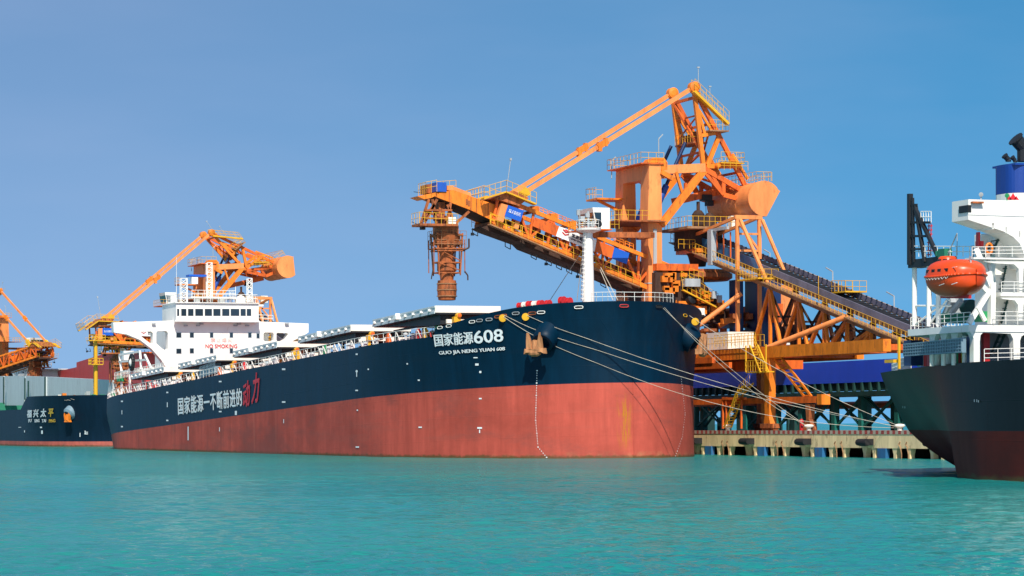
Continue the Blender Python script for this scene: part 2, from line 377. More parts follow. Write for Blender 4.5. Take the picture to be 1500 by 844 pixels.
# ------------------------------------------------------------------ pier
PZT = 2.3; PYF = 17.6
def make_pier():
    p = thing('pier', 'long concrete pier with striped kerb, blue fender boards and dark openings at the waterline', 'pier', (0, PYF, 0))
    MB().bb((-620, PYF+.6, PZT-.55), (180, 66, PZT)).build('deck', M['deckgrey'], p, True)
    MB().bb((-620, PYF, .9), (180, PYF+.6, PZT-.12)).build('face_beam', M['concrete'], p, True)
    mk = bpy.data.materials.new('striped kerb'); mk.use_nodes = True; n = mk.node_tree.nodes; l = mk.node_tree.links
    g = n.new('ShaderNodeNewGeometry'); sx = n.new('ShaderNodeSeparateXYZ'); l.new(g.outputs['Position'], sx.inputs[0])
    mm = n.new('ShaderNodeMath'); mm.operation = 'MODULO'; mm.inputs[1].default_value = 1.1
    ad = n.new('ShaderNodeMath'); ad.inputs[1].default_value = 1100; l.new(sx.outputs['X'], ad.inputs[0]); l.new(ad.outputs[0], mm.inputs[0])
    gt = n.new('ShaderNodeMath'); gt.operation = 'GREATER_THAN'; gt.inputs[1].default_value = .55; l.new(mm.outputs[0], gt.inputs[0])
    mx = n.new('ShaderNodeMix'); mx.data_type = 'RGBA'; mx.inputs[6].default_value = (.35, .05, .04, 1); mx.inputs[7].default_value = (.42, .33, .25, 1)
    l.new(gt.outputs[0], mx.inputs['Factor']); l.new(mx.outputs[2], n['Principled BSDF'].inputs['Base Color']); n['Principled BSDF'].inputs['Roughness'].default_value = .8
    k = MB(); k.bb((-620, PYF-.04, PZT-.12), (180, PYF+.35, PZT+.22)); k.build('kerb', mk, p, True)
    MB().bb((-620, PYF+7.5, -2), (180, PYF+8, 1.7)).build('back_wall', M['concrete_shade'], p, True)
    x0 = PY(1038, 660, PYF).x; x1 = PY(1292, 660, PYF).x; pit = (x1-x0)/3
    k0 = -4
    for i in range(k0, 9):
        x = x0+i*pit
        MB().bb((x-.7, PYF-.12, -.6), (x+.9, PYF+.3, .9)).build('fender_board', M['fender_blue'], p, True)
        xd = x-2.6
        f = MB(); f.bb((xd-.95, PYF-.7, 1.15), (xd+.95, PYF-.002, 1.75)); f.lathe([(.12, -.98), (.3, -.98), (.34, -.5), (.34, .5), (.3, .98), (.12, .98)], (xd, PYF-.62, 1.42), (1, 0, 0), 12)
        f.build('rubber_fender', M['rubber_and_shade'], p, True)
        for dx, ww in ((-3.55, .5), (-1.7, .4), (2.4, .5), (5.1, .35)):
            c = MB(); c.add([], []); xx = x+dx
            c.prism([(xx-ww/2-.25, PYF+.05, .9), (xx+ww/2+.25, PYF+.05, .9), (xx+ww/2, PYF+.05, .35), (xx+ww/2, PYF+.05, -2), (xx-ww/2, PYF+.05, -2), (xx-ww/2, PYF+.05, .35)], (0, .5, 0))
            c.build('support_pillar', M['concrete'], p, True)
        ch = MB()
        for dx in (3.6, 4.9):
            pts = [(x+dx, PYF-.06, 1.5), (x+dx-.18, PYF-.1, 1.25), (x+dx+.15, PYF-.1, 1.0), (x+dx+.35, PYF-.08, .4), (x+dx+.3, PYF-.06, -.3)]
            ch.tube(pts, .045)
        ch.build('chain', M['walk'], p, True)
make_pier()
def bollard(px, label, y=PYF+.9):
    t = thing('bollard', label, 'bollard', (PY(px, 630, y).x, y, PZT), 'mooring bollards on the pier edge')
    MB().lathe([(.42, 0), (.42, .06), (.26, .08), (.22, .42), (.27, .5)], (0, 0, 0), n=16).build('post', M['cream'], t, smooth=True, auto=40)
    b = MB().lathe([(.27, .5), (.46, .55), (.5, .66), (.38, .78), (.1, .82)], (0, 0, 0), n=16); b.build('mushroom_cap', M['cream'], t, smooth=True, auto=40)
    return t
B1 = bollard(1185, 'pale mooring bollard on the pier edge below the orange sill beam end cap')
B2 = bollard(1318, 'pale mooring bollard on the pier edge close to the right ship stern')
B3 = bollard(1066, 'pale mooring bollard on the pier edge at the foot of the yellow stair')
def hydrant():
    x = PY(1174, 612, 22); t = thing('fire_hydrant', 'red fire hydrant standing on the pier beside the rusty sill support', 'hydrant', (x.x, 22, PZT))
    MB().lathe([(.3, 0), (.3, .1), (.2, .14), (.2, .95), (.27, 1.0), (.27, 1.1), (.14, 1.3), (.05, 1.36)], (0, 0, 0), n=14).build('barrel', M['red'], t, smooth=True, auto=40)
    MB().pipe((0, 0, .75), (.4, -.1, .75), .1).pipe((0, 0, .75), (-.4, .1, .75), .1).build('nozzle', M['red'], t)
hydrant()

# ------------------------------------------------------------------ conveyor gallery behind the loader
def make_gallery():
    Y0, Y1 = 36.0, 40.5
    xs = [PY(p, 600, Y0).x for p in (1208, 1247, 1300)]
    g = thing('conveyor_gallery', 'long blue clad conveyor gallery on a green steel trestle behind the orange loader', 'gallery', (-20, 38, PZT))
    zt, zb = 9.9, 7.55
    MB().bb((-190, Y0, zb), (150, Y1, zt)).build('roof_cladding', None or M['gal_blue'], g, True)
    gi = MB().bb((-190, Y0+.2, 6.75), (150, Y1-.2, zb-.01))
    x = -189
    while x < 149: gi.bb((x, Y0-.12, 6.5), (x+.35, Y0+.18, zb)); x += 1.9
    gi.bb((-190, Y0-.5, 6.1), (150, Y1+.5, 6.6))
    gi.build('girder', M['green_dark'], g, True)
    x = -30.5-14.7*11; k = 0
    legs = []
    while x < 140:
        legs.append(x); x += 6.4 if k % 2 == 0 else 8.3; k += 1
    for x in legs:
        for y in (Y0+.3, Y1-.3):
            MB().bb((x-.42, y-.3, PZT), (x+.42, y+.3, 6.1)).build('leg', M['green'], g, True)
    for i in range(len(legs)-1):
        a, b = legs[i], legs[i+1]
        for y in (Y0+.3, Y1-.3):
            br = MB(); br.beam((a+.4, y, 2.9), (b-.4, y, 5.9), .22); br.beam((a+.4, y, 5.9), (b-.4, y, 2.9), .2, .19)
            br.build('cross_brace', M['green'], g, True)
    MB().pipe((-190, Y1+1.2, 5.2), (150, Y1+1.2, 5.2), .42, n=14).build('water_pipe', M['deep_orange'], g, True, True)
    # dark machinery and cable cabinets under the trestle
    rr = random.Random(3)
    for i in range(24):
        x = -100+i*2.1+rr.random(); hh = rr.uniform(.8, 3.2); y = rr.uniform(41, 46)
        MB().bb((x, y, PZT), (x+rr.uniform(.5, 1.3), y+1, PZT+hh)).build('cable_cabinet', M['green_dark'], g, True)
def corrug(name, col):
    Mx = bpy.data.materials.new(name); Mx.use_nodes = True; n = Mx.node_tree.nodes; l = Mx.node_tree.links
    b = n['Principled BSDF']; b.inputs['Roughness'].default_value = .45
    g = n.new('ShaderNodeNewGeometry'); wv = n.new('ShaderNodeTexWave'); wv.inputs['Scale'].default_value = 1.4; wv.bands_direction = 'X'
    l.new(g.outputs['Position'], wv.inputs['Vector'])
    bp = n.new('ShaderNodeBump'); bp.inputs['Strength'].default_value = .6; bp.inputs['Distance'].default_value = .06
    l.new(wv.outputs['Fac'], bp.inputs['Height']); l.new(bp.outputs[0], b.inputs['Normal'])
    t = n.new('ShaderNodeTexNoise'); t.inputs['Scale'].default_value = .5; t.inputs['Detail'].default_value = 6
    mp = n.new('ShaderNodeMapping'); mp.inputs['Scale'].default_value = (1, 1, .3); l.new(g.outputs['Position'], mp.inputs['Vector']); l.new(mp.outputs[0], t.inputs['Vector'])
    mx = n.new('ShaderNodeMix'); mx.data_type = 'RGBA'; c = Vector(col); mx.inputs[6].default_value = (*(c*.75), 1); mx.inputs[7].default_value = (*(c*1.15), 1)
    l.new(t.outputs['Fac'], mx.inputs['Factor']); l.new(mx.outputs[2], b.inputs['Base Color'])
    return Mx
M['gal_blue'] = corrug('blue corrugated sheet', (.014, .080, .72))
M['red_corr'] = corrug('red corrugated sheet', (.50, .05, .045))
make_gallery()
# ------------------------------------------------------------------ ship hulls
def hull_material(name, top, boot, zb, scratch=False):
    Mh = bpy.data.materials.new(name); Mh.use_nodes = True; n = Mh.node_tree.nodes; l = Mh.node_tree.links
    b = n['Principled BSDF']; b.inputs['Specular IOR Level'].default_value = .13
    tc = n.new('ShaderNodeTexCoord'); sx = n.new('ShaderNodeSeparateXYZ'); l.new(tc.outputs['Object'], sx.inputs[0])
    def noise(scale, vec, det=8, rough=.65):
        mp = n.new('ShaderNodeMapping'); mp.inputs['Scale'].default_value = vec; l.new(tc.outputs['Object'], mp.inputs['Vector'])
        t = n.new('ShaderNodeTexNoise'); t.inputs['Scale'].default_value = scale; t.inputs['Detail'].default_value = det; t.inputs['Roughness'].default_value = rough
        l.new(mp.outputs[0], t.inputs['Vector']); return t.outputs['Fac']
    def rng(v, a, c, x=0.0, y=1.0):
        r = n.new('ShaderNodeMapRange'); r.inputs['From Min'].default_value = a; r.inputs['From Max'].default_value = c; r.inputs['To Min'].default_value = x; r.inputs['To Max'].default_value = y
        l.new(v, r.inputs['Value']); return r.outputs[0]
    def mix(f, a, c):
        m_ = n.new('ShaderNodeMix'); m_.data_type = 'RGBA'
        if isinstance(f, float): m_.inputs['Factor'].default_value = f
        else: l.new(f, m_.inputs['Factor'])
        for i, x in ((6, a), (7, c)):
            if isinstance(x, tuple): m_.inputs[i].default_value = (*x, 1)
            else: l.new(x, m_.inputs[i])
        return m_.outputs[2]
    def mul(a, c):
        m_ = n.new('ShaderNodeMath'); m_.operation = 'MULTIPLY'; l.new(a, m_.inputs[0])
        if isinstance(c, float): m_.inputs[1].default_value = c
        else: l.new(c, m_.inputs[1])
        return m_.outputs[0]
    T = Vector(top); B = Vector(boot)
    streaks = noise(.9, (1, 1, .12)); broad = noise(.12, (1, 1, 1.6), 6); bands = noise(.35, (.12, .12, 2.2), 5)
    red = mix(rng(streaks, .35, .68), tuple(B*.80), tuple(B*1.10))
    red = mix(rng(broad, .42, .66, 0, .7), red, tuple(B*.58))
    red = mix(rng(bands, .55, .78, 0, .5), red, tuple(Vector((B.x*.62, B.y*1.1, B.z*1.2))))
    # seam grid of the shell plating, faint
    navy = mix(rng(streaks, .3, .7), tuple(T*.75), tuple(T*1.3))
    navy = mix(rng(bands, .56, .8, 0, .5), navy, tuple(T*.5+Vector((.006, .010, .014))))
    if scratch:
        fine = noise(4.5, (1.0, 1.0, .10), 4)
        sh = n.new('ShaderNodeMath'); sh.operation = 'ADD'
        # scuffed to the rust where the anchor chain rubs the stem
        gx = rng(sx.outputs['Y'], -1.7, -1.0); gx2 = rng(sx.outputs['Y'], -.7, .0, 1, 0); gz = rng(sx.outputs['Z'], .6, 2.4); gz2 = rng(sx.outputs['Z'], 4.4, 6.4, 1, 0); gq = rng(sx.outputs['X'], -6, -3)
        msk = mul(mul(mul(mul(gx, gx2), gz), gz2), gq)
        red = mix(mul(rng(fine, .44, .56), msk), red, (.42, .16, .015))
        wl = mul(rng(sx.outputs['Z'], .1, .75, .8, 0), rng(noise(1.1, (1, 1, .8), 8), .45, .75)); wl = mul(wl, rng(sx.outputs['X'], -22, -4))
        red = mix(wl, red, (.42, .30, .13))
    gw = n.new('ShaderNodeNewGeometry'); sw = n.new('ShaderNodeSeparateXYZ'); l.new(gw.outputs['Position'], sw.inputs[0])
    wz = n.new('ShaderNodeMath'); wz.operation = 'ADD'; l.new(sw.outputs['Z'], wz.inputs[0]); l.new(rng(noise(1.3, (1, 1, 1), 5), .3, .7, -.14, .14), wz.inputs[1])
    red = mix(rng(wz.outputs[0], .12, .34, .85, 0), red, (.075, .062, .022))           # weed line at the waterline
    red = mix(rng(noise(.06, (1, 1, 2.5), 7, .7), .50, .62, 0, .6), red, (B.x*.42, B.y*.75, B.z*.9))      # scuffed grey patches
    red = mix(rng(noise(.5, (1, 1, .05), 6), .60, .78, 0, .5), red, (B.x*.95, B.y*2.0, B.z*2.0))   # chalky runs
    navy = mix(rng(noise(.6, (1, 1, .06), 6), .62, .8, 0, .35), navy, (.02, .03, .036))
    gt = n.new('ShaderNodeMath'); gt.operation = 'GREATER_THAN'; gt.inputs[1].default_value = zb; l.new(sx.outputs['Z'], gt.inputs[0])
    col = mix(gt.outputs[0], red, navy); l.new(col, b.inputs['Base Color'])
    l.new(rng(gt.outputs[0], 0, 1, .7, .45), b.inputs['Roughness'])
    # slight dishing of the plates between frames
    bn = noise(.55, (1, 1, 1), 3, .5); bp = n.new('ShaderNodeBump'); bp.inputs['Strength'].default_value = .35; bp.inputs['Distance'].default_value = .05
    # weld seams of the shell strakes stand a little proud
    sm = n.new('ShaderNodeTexBrick'); sm.inputs['Scale'].default_value = 1; sm.inputs['Mortar Size'].default_value = .03; sm.inputs['Brick Width'].default_value = 9.0; sm.inputs['Row Height'].default_value = 2.2; sm.inputs['Mortar Smooth'].default_value = 1.0
    cb = n.new('ShaderNodeCombineXYZ'); l.new(sx.outputs['X'], cb.inputs['X']); l.new(sx.outputs['Z'], cb.inputs['Y']); l.new(cb.outputs[0], sm.inputs['Vector'])
    ad = n.new('ShaderNodeMath'); ad.operation = 'ADD'; l.new(bn, ad.inputs[0]); l.new(mul(sm.outputs['Fac'], .5), ad.inputs[1])
    l.new(ad.outputs[0], bp.inputs['Height']); l.new(bp.outputs[0], b.inputs['Normal'])
    return Mh

class Hull:
    def __init__(s, root, b, tmin, tmax):
        s.root, s.b = root, b; s.inv = root_matrix(root).inverted(); s.o = s.inv @ CAM; s.t0, s.t1 = tmin, tmax
    def f(s, p): return abs(p.y)-s.b(p.x, p.z)
    def hit(s, px, py, off=.05):
        d = s.inv.to_3x3() @ ray(px, py); t = s.t0; p0 = None
        while t < s.t1:
            if s.f(s.o+d*t) <= 0: break
            t += .5
        lo, hi = t-.5, t
        for _ in range(24):
            mdl = (lo+hi)/2
            if s.f(s.o+d*mdl) <= 0: hi = mdl
            else: lo = mdl
        return s.o+d*lo + s.normal(s.o+d*lo)*off
    def normal(s, p):
        e = .05; g = Vector(((s.f(p+Vector((e, 0, 0)))-s.f(p-Vector((e, 0, 0))))/(2*e), (s.f(p+Vector((0, e, 0)))-s.f(p-Vector((0, e, 0))))/(2*e), (s.f(p+Vector((0, 0, e)))-s.f(p-Vector((0, 0, e))))/(2*e)))
        return g.normalized()
    def text(s, mb, body, bl, br, tr, tl, off=.05, **kw):
        def fm(u, v, k=0):
            x0, y0 = bl[0]+(br[0]-bl[0])*u, bl[1]+(br[1]-bl[1])*u; x1, y1 = tl[0]+(tr[0]-tl[0])*u, tl[1]+(tr[1]-tl[1])*u
            return s.hit(x0+(x1-x0)*v, y0+(y1-y0)*v, off+.012*k)
        return text_on(mb, body, fm, **kw)

def hull_mesh(b, xs, xend, levels, ztop, spos):
    """levels: rows of z below the top edge; ztop(x): the sheer; spos: distances aft of the stem"""
    mb = MB(); rows = []
    for k, z in enumerate(levels+['top']):
        port, star = [], []
        for sp in spos:
            if z == 'top': x = xs(ztop(0))-sp; x = max(x, xend); zz = ztop(x)
            else: x = max(xs(z)-sp, xend); zz = min(z, ztop(x)-.001*(len(levels)-k))
            y = b(x, zz) if sp > 0 else 0.0
            star.append(Vector((x, -y, zz))); port.append(Vector((x, y, zz)))
        rows.append((star, port))
    n = len(spos)
    for star, port in rows: mb.v += star+port
    for k in range(len(rows)-1):
        o, q = k*2*n, (k+1)*2*n
        for i in range(n-1):
            mb.f += [(o+i, o+i+1, q+i+1, q+i), (o+n+i, q+n+i, q+n+i+1, o+n+i+1)]; mb.mi += [0, 0]
        mb.f.append((o+n-1, o+2*n-1, q+2*n-1, q+n-1)); mb.mi.append(0)
    o = (len(rows)-1)*2*n
    return mb

# ------------------------------------------------------------------ main ship
TRIM = math.atan(.0305)
ship = thing('bulk_carrier', 'large navy bulk carrier with red lower hull and white deckhouse in the middle', 'cargo ship', (0, 0, 0))
ship.rotation_euler = (0, -TRIM, 0)
BH = 16.13
def xs1(z): return 1.2*max(0, (z-8)/6.8)**2
def b1(x, z):
    k = max(0, min(1, (z-7)/7.8)); L = 39-4*k; n_ = 1.9+.1*k; s = xs1(z)-x
    if s <= 0: return 0.0
    bb = BH if s >= L else BH*math.sqrt(max(0, 1-((L-s)/L)**n_))
    if x < -148:
        q = (-148-x)/40; kk = .42+.4*max(0, min(1, (10-z)/8)); bb *= 1-kk*q**2.2
    return bb
def ztop1(x):
    T = [(-400, 12.5), (-17.3, 12.5), (-17.0, 13.25), (-13, 13.75), (-10.5, 14.1), (-9, 14.25), (-6, 14.55), (-3, 14.75), (2, 14.8), (9, 14.8)]
    for (a, za), (c, zc) in zip(T, T[1:]):
        if x <= c: return za+(zc-za)*(x-a)/(c-a)
    return 14.8
sp1 = [0, .02, .06, .14, .28, .5, .8, 1.2, 1.7, 2.3, 3, 3.8, 4.7, 5.7, 6.8, 8, 9.3, 10.7, 12.2, 13.8, 15.5, 17.3, 18.2, 18.5, 20.5, 23, 26, 29, 32, 35, 38, 41, 50, 65, 80, 95, 110, 125, 140, 152, 156, 160, 164, 168, 172, 176, 180, 184, 188]
MAIN_HULL = hull_material('navy and red hull', (.0003, .0155, .036), (.50, .088, .060), 7.15, True)
hm = hull_mesh(b1, xs1, -188, [-4, -1, 1, 2.5, 4, 5.5, 7.15, 8.3, 9.4, 10.5, 11.5, 12.3], ztop1, sp1)
hull = hm.build('hull', MAIN_HULL, ship, smooth=True, auto=30)
H1 = Hull(ship, b1, 150, 460)
dk = MB(); n = len(sp1)
dxs = [x for x in [-188, -184, -180, -176, -172, -168, -164, -160, -156, -152, -120, -90, -60, -41, -35, -30, -26, -23, -20, -18.2]]
for a, c in zip(dxs, dxs[1:]): dk.add([(a, -b1(a, 12.3)+.05, 12.3), (c, -b1(c, 12.3)+.05, 12.3), (c, b1(c, 12.3)-.05, 12.3), (a, b1(a, 12.3)-.05, 12.3)], [(0, 1, 2, 3)])
fxs = [-18.2, -16, -13.5, -11, -8.5, -6, -4, -2.4, -1.2, -.4, .3]
for a, c in zip(fxs, fxs[1:]): dk.add([(a, -b1(a, 13.0)+.08, 13.0), (c, -b1(c, 13.0)+.08, 13.0), (c, b1(c, 13.0)-.08, 13.0), (a, b1(a, 13.0)-.08, 13.0)], [(0, 1, 2, 3)])
dk.add([(-18.2, -b1(-18.2, 12.4)+.05, 12.3), (-18.2, b1(-18.2, 12.4)-.05, 12.3), (-18.2, b1(-18.2, 13)-.05, 13), (-18.2, -b1(-18.2, 13)+.05, 13)], [(0, 1, 2, 3)])
dk.build('deck', M['red_shed'], ship)
# lettering
t = MB(); H1.text(t, '国家能源', (638.5, 507.8), (694, 503), (692.5, 485.5), (636, 490), bold=0, fat=.018); H1.text(t, '608', (696, 503.5), (738, 500), (736.5, 482), (694.5, 485), bold=.0, fat=.02)
t.build('ship_name', M['ink_white'], ship)
t = MB(); H1.text(t, 'GUO JIA NENG YUAN 608', (645, 521.2), (740.5, 514.6), (740, 508.2), (643.5, 514.6), bold=0, fat=.010); t.build('ship_name_latin', M['ink_white'], ship)
t = MB(); H1.text(t, '国家能源一不断前进的', (262, 608), (355.5, 595), (354.5, 568.5), (261.5, 583), bold=0, fat=.016, sp=1.12); t.build('slogan', M['ink_white'], ship)
t = MB()
H1.text(t, '动', (357.5, 599), (368.5, 592), (366, 556), (355.5, 565), bold=0, fat=.02, shear=.25); H1.text(t, '力', (369.5, 592), (381.5, 587), (380.5, 545), (370, 549), bold=0, fat=.025, shear=.3)
t.build('slogan_script', M['ink_red'], ship)
sb = MB(); sb.pipe((.02, 0, -2), (.02, 0, 7.1), .05, n=6); sb.pipe((.02, 0, 7.1), (.02, 0, 8.4), .05, n=6); sb.build('stem_bar', MAIN_HULL, ship)
# draught marks and load lines
def dots(mb, a, c, n_, sz, sx=1.0):
    for i in range(n_):
        u = i/(n_-1); p = H1.hit(a[0]+(c[0]-a[0])*u, a[1]+(c[1]-a[1])*u, .04); nn = H1.normal(p); tt = nn.cross(UP).normalized(); ww = sz*(.9 if i % 5 else 1.7)*sx
        mb.add([p-tt*ww/2-UP*sz/2, p+tt*ww/2-UP*sz/2, p+tt*ww/2+UP*sz/2, p-tt*ww/2+UP*sz/2], [(0, 1, 2, 3)])
mk = MB(); dots(mk, (787, 543), (785, 612), 20, .09); dots(mk, (785, 616), (788, 650), 10, .09); dots(mk, (788.5, 655), (801, 670), 6, .09)
mk.build('draught_marks', M['ink_white'], ship)
mk = MB(); dots(mk, (997, 552), (1003, 605), 16, .09); dots(mk, (1003, 608), (999, 640), 10, .09); dots(mk, (998, 643), (989, 668), 8, .09); mk.build('draught_marks', M['ink_white'], ship)
mk = MB()
for px, py, ww, hh in ((523, 519, 3, 2.2), (523, 547, 1.2, 10), (523, 544, 3, 2.5), (523, 572, 4, 1.8), (416, 541, 5, 2.5), (416, 589, 5, 2.2), (323, 559, 4, 2), (323, 603, 4, 2), (245.5, 575, 3, 2), (245.5, 593, 1.2, 7), (245.5, 616, 3, 2),
                       (276, 635, 1.4, 20), (179, 588, 3, 2), (179, 604, 1, 6), (179, 625, 3, 2), (697, 524, 6, 1.5), (699, 534, 5, 3), (704, 545, 3, 3), (540, 541, 2, 2), (597, 533, 2, 2), (614, 557, 3, 2), (346, 605, 3, 6), (704, 584, 4, 2), (616, 626, 5, 2), (703, 627, 7, 2.5), (703, 632, 1.5, 5), (524, 655, 5, 2), (524, 601, 2, 2), (322, 629, 1, 6), (416, 617, 1, 6)):
    q = [H1.hit(px+a*ww/2, py+c*hh/2, .04) for a, c in ((-1, 1), (1, 1), (1, -1), (-1, -1))]; mk.add(q, [(0, 1, 2, 3)])
mk.build('hull_marks', M['ink_white'], ship)
# mooring chocks along the bulwark
for px, py, col in ((645, 480, 'white'), (658, 477.5, 'white'), (692, 471.5, 'white'), (703, 469.5, 'lettergrey'), (717, 468, 'lettergrey'), (730, 464, 'rusty'), (738, 462.5, 'rusty'), (756, 459, 'lettergrey'), (780, 459, 'rusty'), (793, 457.5, 'white'), (848, 450, 'white'), (914, 448, 'red'), (965, 449, 'black'), (1003, 462, 'yellow')):
    p = H1.hit(px, py, 0); nn = H1.normal(p); tt = UP.cross(nn).normalized(); ring = MB()
    pts = [p+nn*.06+tt*(.42*math.copysign(abs(math.cos(a))**.6, math.cos(a)))+UP*(.13*math.copysign(abs(math.sin(a))**.6, math.sin(a))) for a in [2*math.pi*i/16 for i in range(17)]]
    ring.tube(pts, .035); ring.build('mooring_chock', M[col], ship)
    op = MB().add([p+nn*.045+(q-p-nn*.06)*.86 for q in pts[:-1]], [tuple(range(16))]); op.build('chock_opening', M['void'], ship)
# anchors hang from bolsters on both bows
def anchor(px, py, side):
    p = H1.hit(px, py, 0)
    nn = H1.normal(p)
    if side > 0: p = Vector((p.x, -p.y, p.z)); nn = Vector((nn.x, -nn.y, nn.z))
    nh = Vector((nn.x, nn.y, 0)).normalized(); tt = UP.cross(nh).normalized(); P = lambda a, z, o: p+tt*a*.62+UP*(z*.62+.05)+nh*o
    bol = MB(); ax = (nh*.75-UP*.66).normalized(); c0 = P(-.9 if side > 0 else .9, 2.5, -.7)
    bol.lathe([(1.25, -1.2), (1.2, 1.6), (1.12, 2.05), (1.0, 2.2), (.7, 2.2), (.6, 1.6)], c0, ax, 28); bol.build('anchor_bolster', MAIN_HULL, ship, smooth=True, auto=40)
    a = bpy.data.objects.new('anchor', None); COL.objects.link(a); a.parent = ship
    o = 1.5
    s_ = MB(); s_.beam(P(0, -.9, o), P(0, .6, o-.1), .5, .38); s_.build('shank', M['anchor_rust'], a)
    cr = MB(); cr.prism([P(-1.75, -1.5, o+.25), P(-1.6, -.65, o+.25), P(-.5, -.75, o+.3), P(.5, -.75, o+.3), P(1.6, -.65, o+.25), P(1.75, -1.5, o+.25), P(1.3, -1.25, o+.3), P(0, -1.3, o+.3), P(-1.3, -1.25, o+.3)], -nh*.7)
    cr.lathe([(.2, -.6), (.34, -.3), (.34, .3), (.2, .6)], P(0, -1.35, o), tt, 12); cr.build('crown', M['anchor_rust'], a)
    for sg in (-1, 1):
        f = MB(); f.prism([P(sg*.42, -.8, o+.2), P(sg*1.35, -.75, o+.2), P(sg*1.28, .5, o+.28), P(sg*1.12, 1.75, o+.34), P(sg*.98, 1.5, o+.3), P(sg*.52, -.1, o+.2)], -nh*.4); f.build('fluke', M['anchor_rust'], a)
anchor(795, 506, -1); anchor(795, 506, 1)
# hatches
NS = -14.4
fronts = [(ship.matrix_basis.inverted() @ PY(px, py, NS)).x for px, py in ((637.5, 442.4), (513.6, 472), (406, 495), (317, 521), (240, 536))]
def cover(x, side):
    c = bpy.data.objects.new('hatch_cover', None); COL.objects.link(c); c.parent = ship
    y0, y1 = side*14.4, side*7.6; z0, z1 = 14.62, 15.42; Lc = 20.6
    MB().bb((x-.3, y0, z0+.12), (x, y1, z1)).bb((x-Lc, y0, z1-.06), (x-.3, y1, z1-.001)).build('end_panel', M['cream'], c); MB().bb((x-Lc, y0, z0+.12), (x-.301, y1, z1-.061)).build('panel', M['grey_white'], c)
    u = MB().bb((x-Lc+.05, y0-side*.1, z0-.05), (x-.05, y1, z0+.119)); u.prism([(x-Lc+1.5, y0-side*.7, z0-.051), (x-.6, y0-side*.7, z0-.051), (x-.6, y0-side*.7, z0-1.0), (x-3, y0-side*.7, z0-1.0)], (0, -side*5.5, 0)); u.build('underside', M['black'], c)  # black put in for the shade under the cover, deepened by a wedge
    ch = MB(); ch.bb((x-Lc, y0+side*.06, z1-.2), (x-.1, y0+side*.003, z1-.02)); ch.bb((x-Lc, y0+side*.1, z0+.02), (x-.1, y0+side*.003, z0+.22)); ch.build('channel', M['grey_white'], c)
    st = MB()
    for i in range(8):
        xx = x-1.6-i*2.6
        if i == 4: st.prism([(xx-.9, y0+side*.004, z0+.2), (xx+.7, y0+side*.004, z1+.0), (xx+.9, y0+side*.004, z0+.2)], (0, side*.5, 0))
        else: st.prism([(xx-.24, y0+side*.004, z0+.2), (xx-.12, y0+side*.004, z1-.25), (xx+.12, y0+side*.004, z1-.25), (xx+.24, y0+side*.004, z0+.34)], (0, side*.22, 0))
    st.build('bracket', M['white'], c)
for i, x in enumerate(fronts):
    MB().bb((x-20.2, -7.4, 12.3), (x-.4, 7.4, 14.3)).build('hatch_coaming', M['rubber_and_shade'], ship); MB().bb((x-.39, -13.2, 13.7), (x-.2, 7.4, 14.1)).build('coaming_bar', M['cream'], ship); MB().bb((x+.9, -6, 12.3), (x+6.6, 6, 13.7)).build('cross_deck_sky_block', M['black'], ship)  # coaming black stands for shade under the covers; box added to block sky
    rm = MB()
    for sd in (-1, 1):
        for xx in (x-.7, x-10.5, x-19.8): rm.bb((xx-.12, sd*12.0, 12.31), (xx+.12, sd*12.3, 14.3))
        rm.bb((x-20.3, sd*12.02, 14.1), (x-.2, sd*12.28, 14.3))
    rm.build('cover_track', M['black'], ship)
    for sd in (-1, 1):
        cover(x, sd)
    mb = MB(); mb.bb((x+.0, -12.7, 13.75), (x+.7, -12.0, 14.3)); mb.lathe([(.1, -.3), (.26, -.28), (.26, .28), (.1, .3)], (x+.5, -12.2, 14.42), (1, 0, 0), 14); mb.bb((x+.1, -12.6, 12.3), (x+.4, -12.3, 13.75))
    mo = mb.build('hatch_motor', M['yellow'], ship)
    MB().lathe([(.05, 0), (.2, .02), (.2, .1), (.05, .12)], (x+.81, -12.2, 14.42), (1, 0, 0), 12).build('motor_cap', M['deep_orange'], mo)
    MB().lathe([(.3, -.4), (.45, -.3), (.45, .3), (.3, .4)], (x-20.8, -13.6, 13.7), (1, 0, 0), 12).build('track_wheel', M['rusty'], ship)
# rails and fittings along the deck edge
rl = MB(); xs_ = [x for x in range(-186, -17, 3)]
for sd in (-1, 1):
    rl.rail([(x, sd*(b1(x, 12.4)-.12), 12.45) for x in xs_]+[(-17.6, sd*(b1(-17.6, 12.4)-.12), 12.45)], 1.05, 1.6, .028)
rr = random.Random(11)
for x in xs_:
    for k in range(1):
        xx = x+rr.uniform(0, 3)
        if xx > -18: continue
        y = -(b1(xx, 12.4)-.2); rl.beam((xx, y, 12.4), (xx+.05, y+.45, 12.4), .1); rl.beam((xx, y+.5, 12.35), (xx, y+.05, 13.4), .13, .1)
rl.build('railing', M['white'], ship)
fit = MB(); rr = random.Random(5)
for i in range(60):
    x = rr.uniform(-150, -19); y = -(b1(x, 12.4)-rr.uniform(.7, 1.6)); h = rr.uniform(.4, .95)
    if rr.random() < .5: fit.pipe((x, y, 12.3), (x, y, 12.3+h), rr.uniform(.08, .2)); fit.lathe([(.05, 0), (.3, .05), (.3, .2), (.05, .28)], (x, y, 12.3+h), n=10)
    else: fit.bb((x, y, 12.3), (x+rr.uniform(.3, 1.1), y+.3, 12.3+h*.8))
fit.build('deck_vent', M['grey_white'], ship)
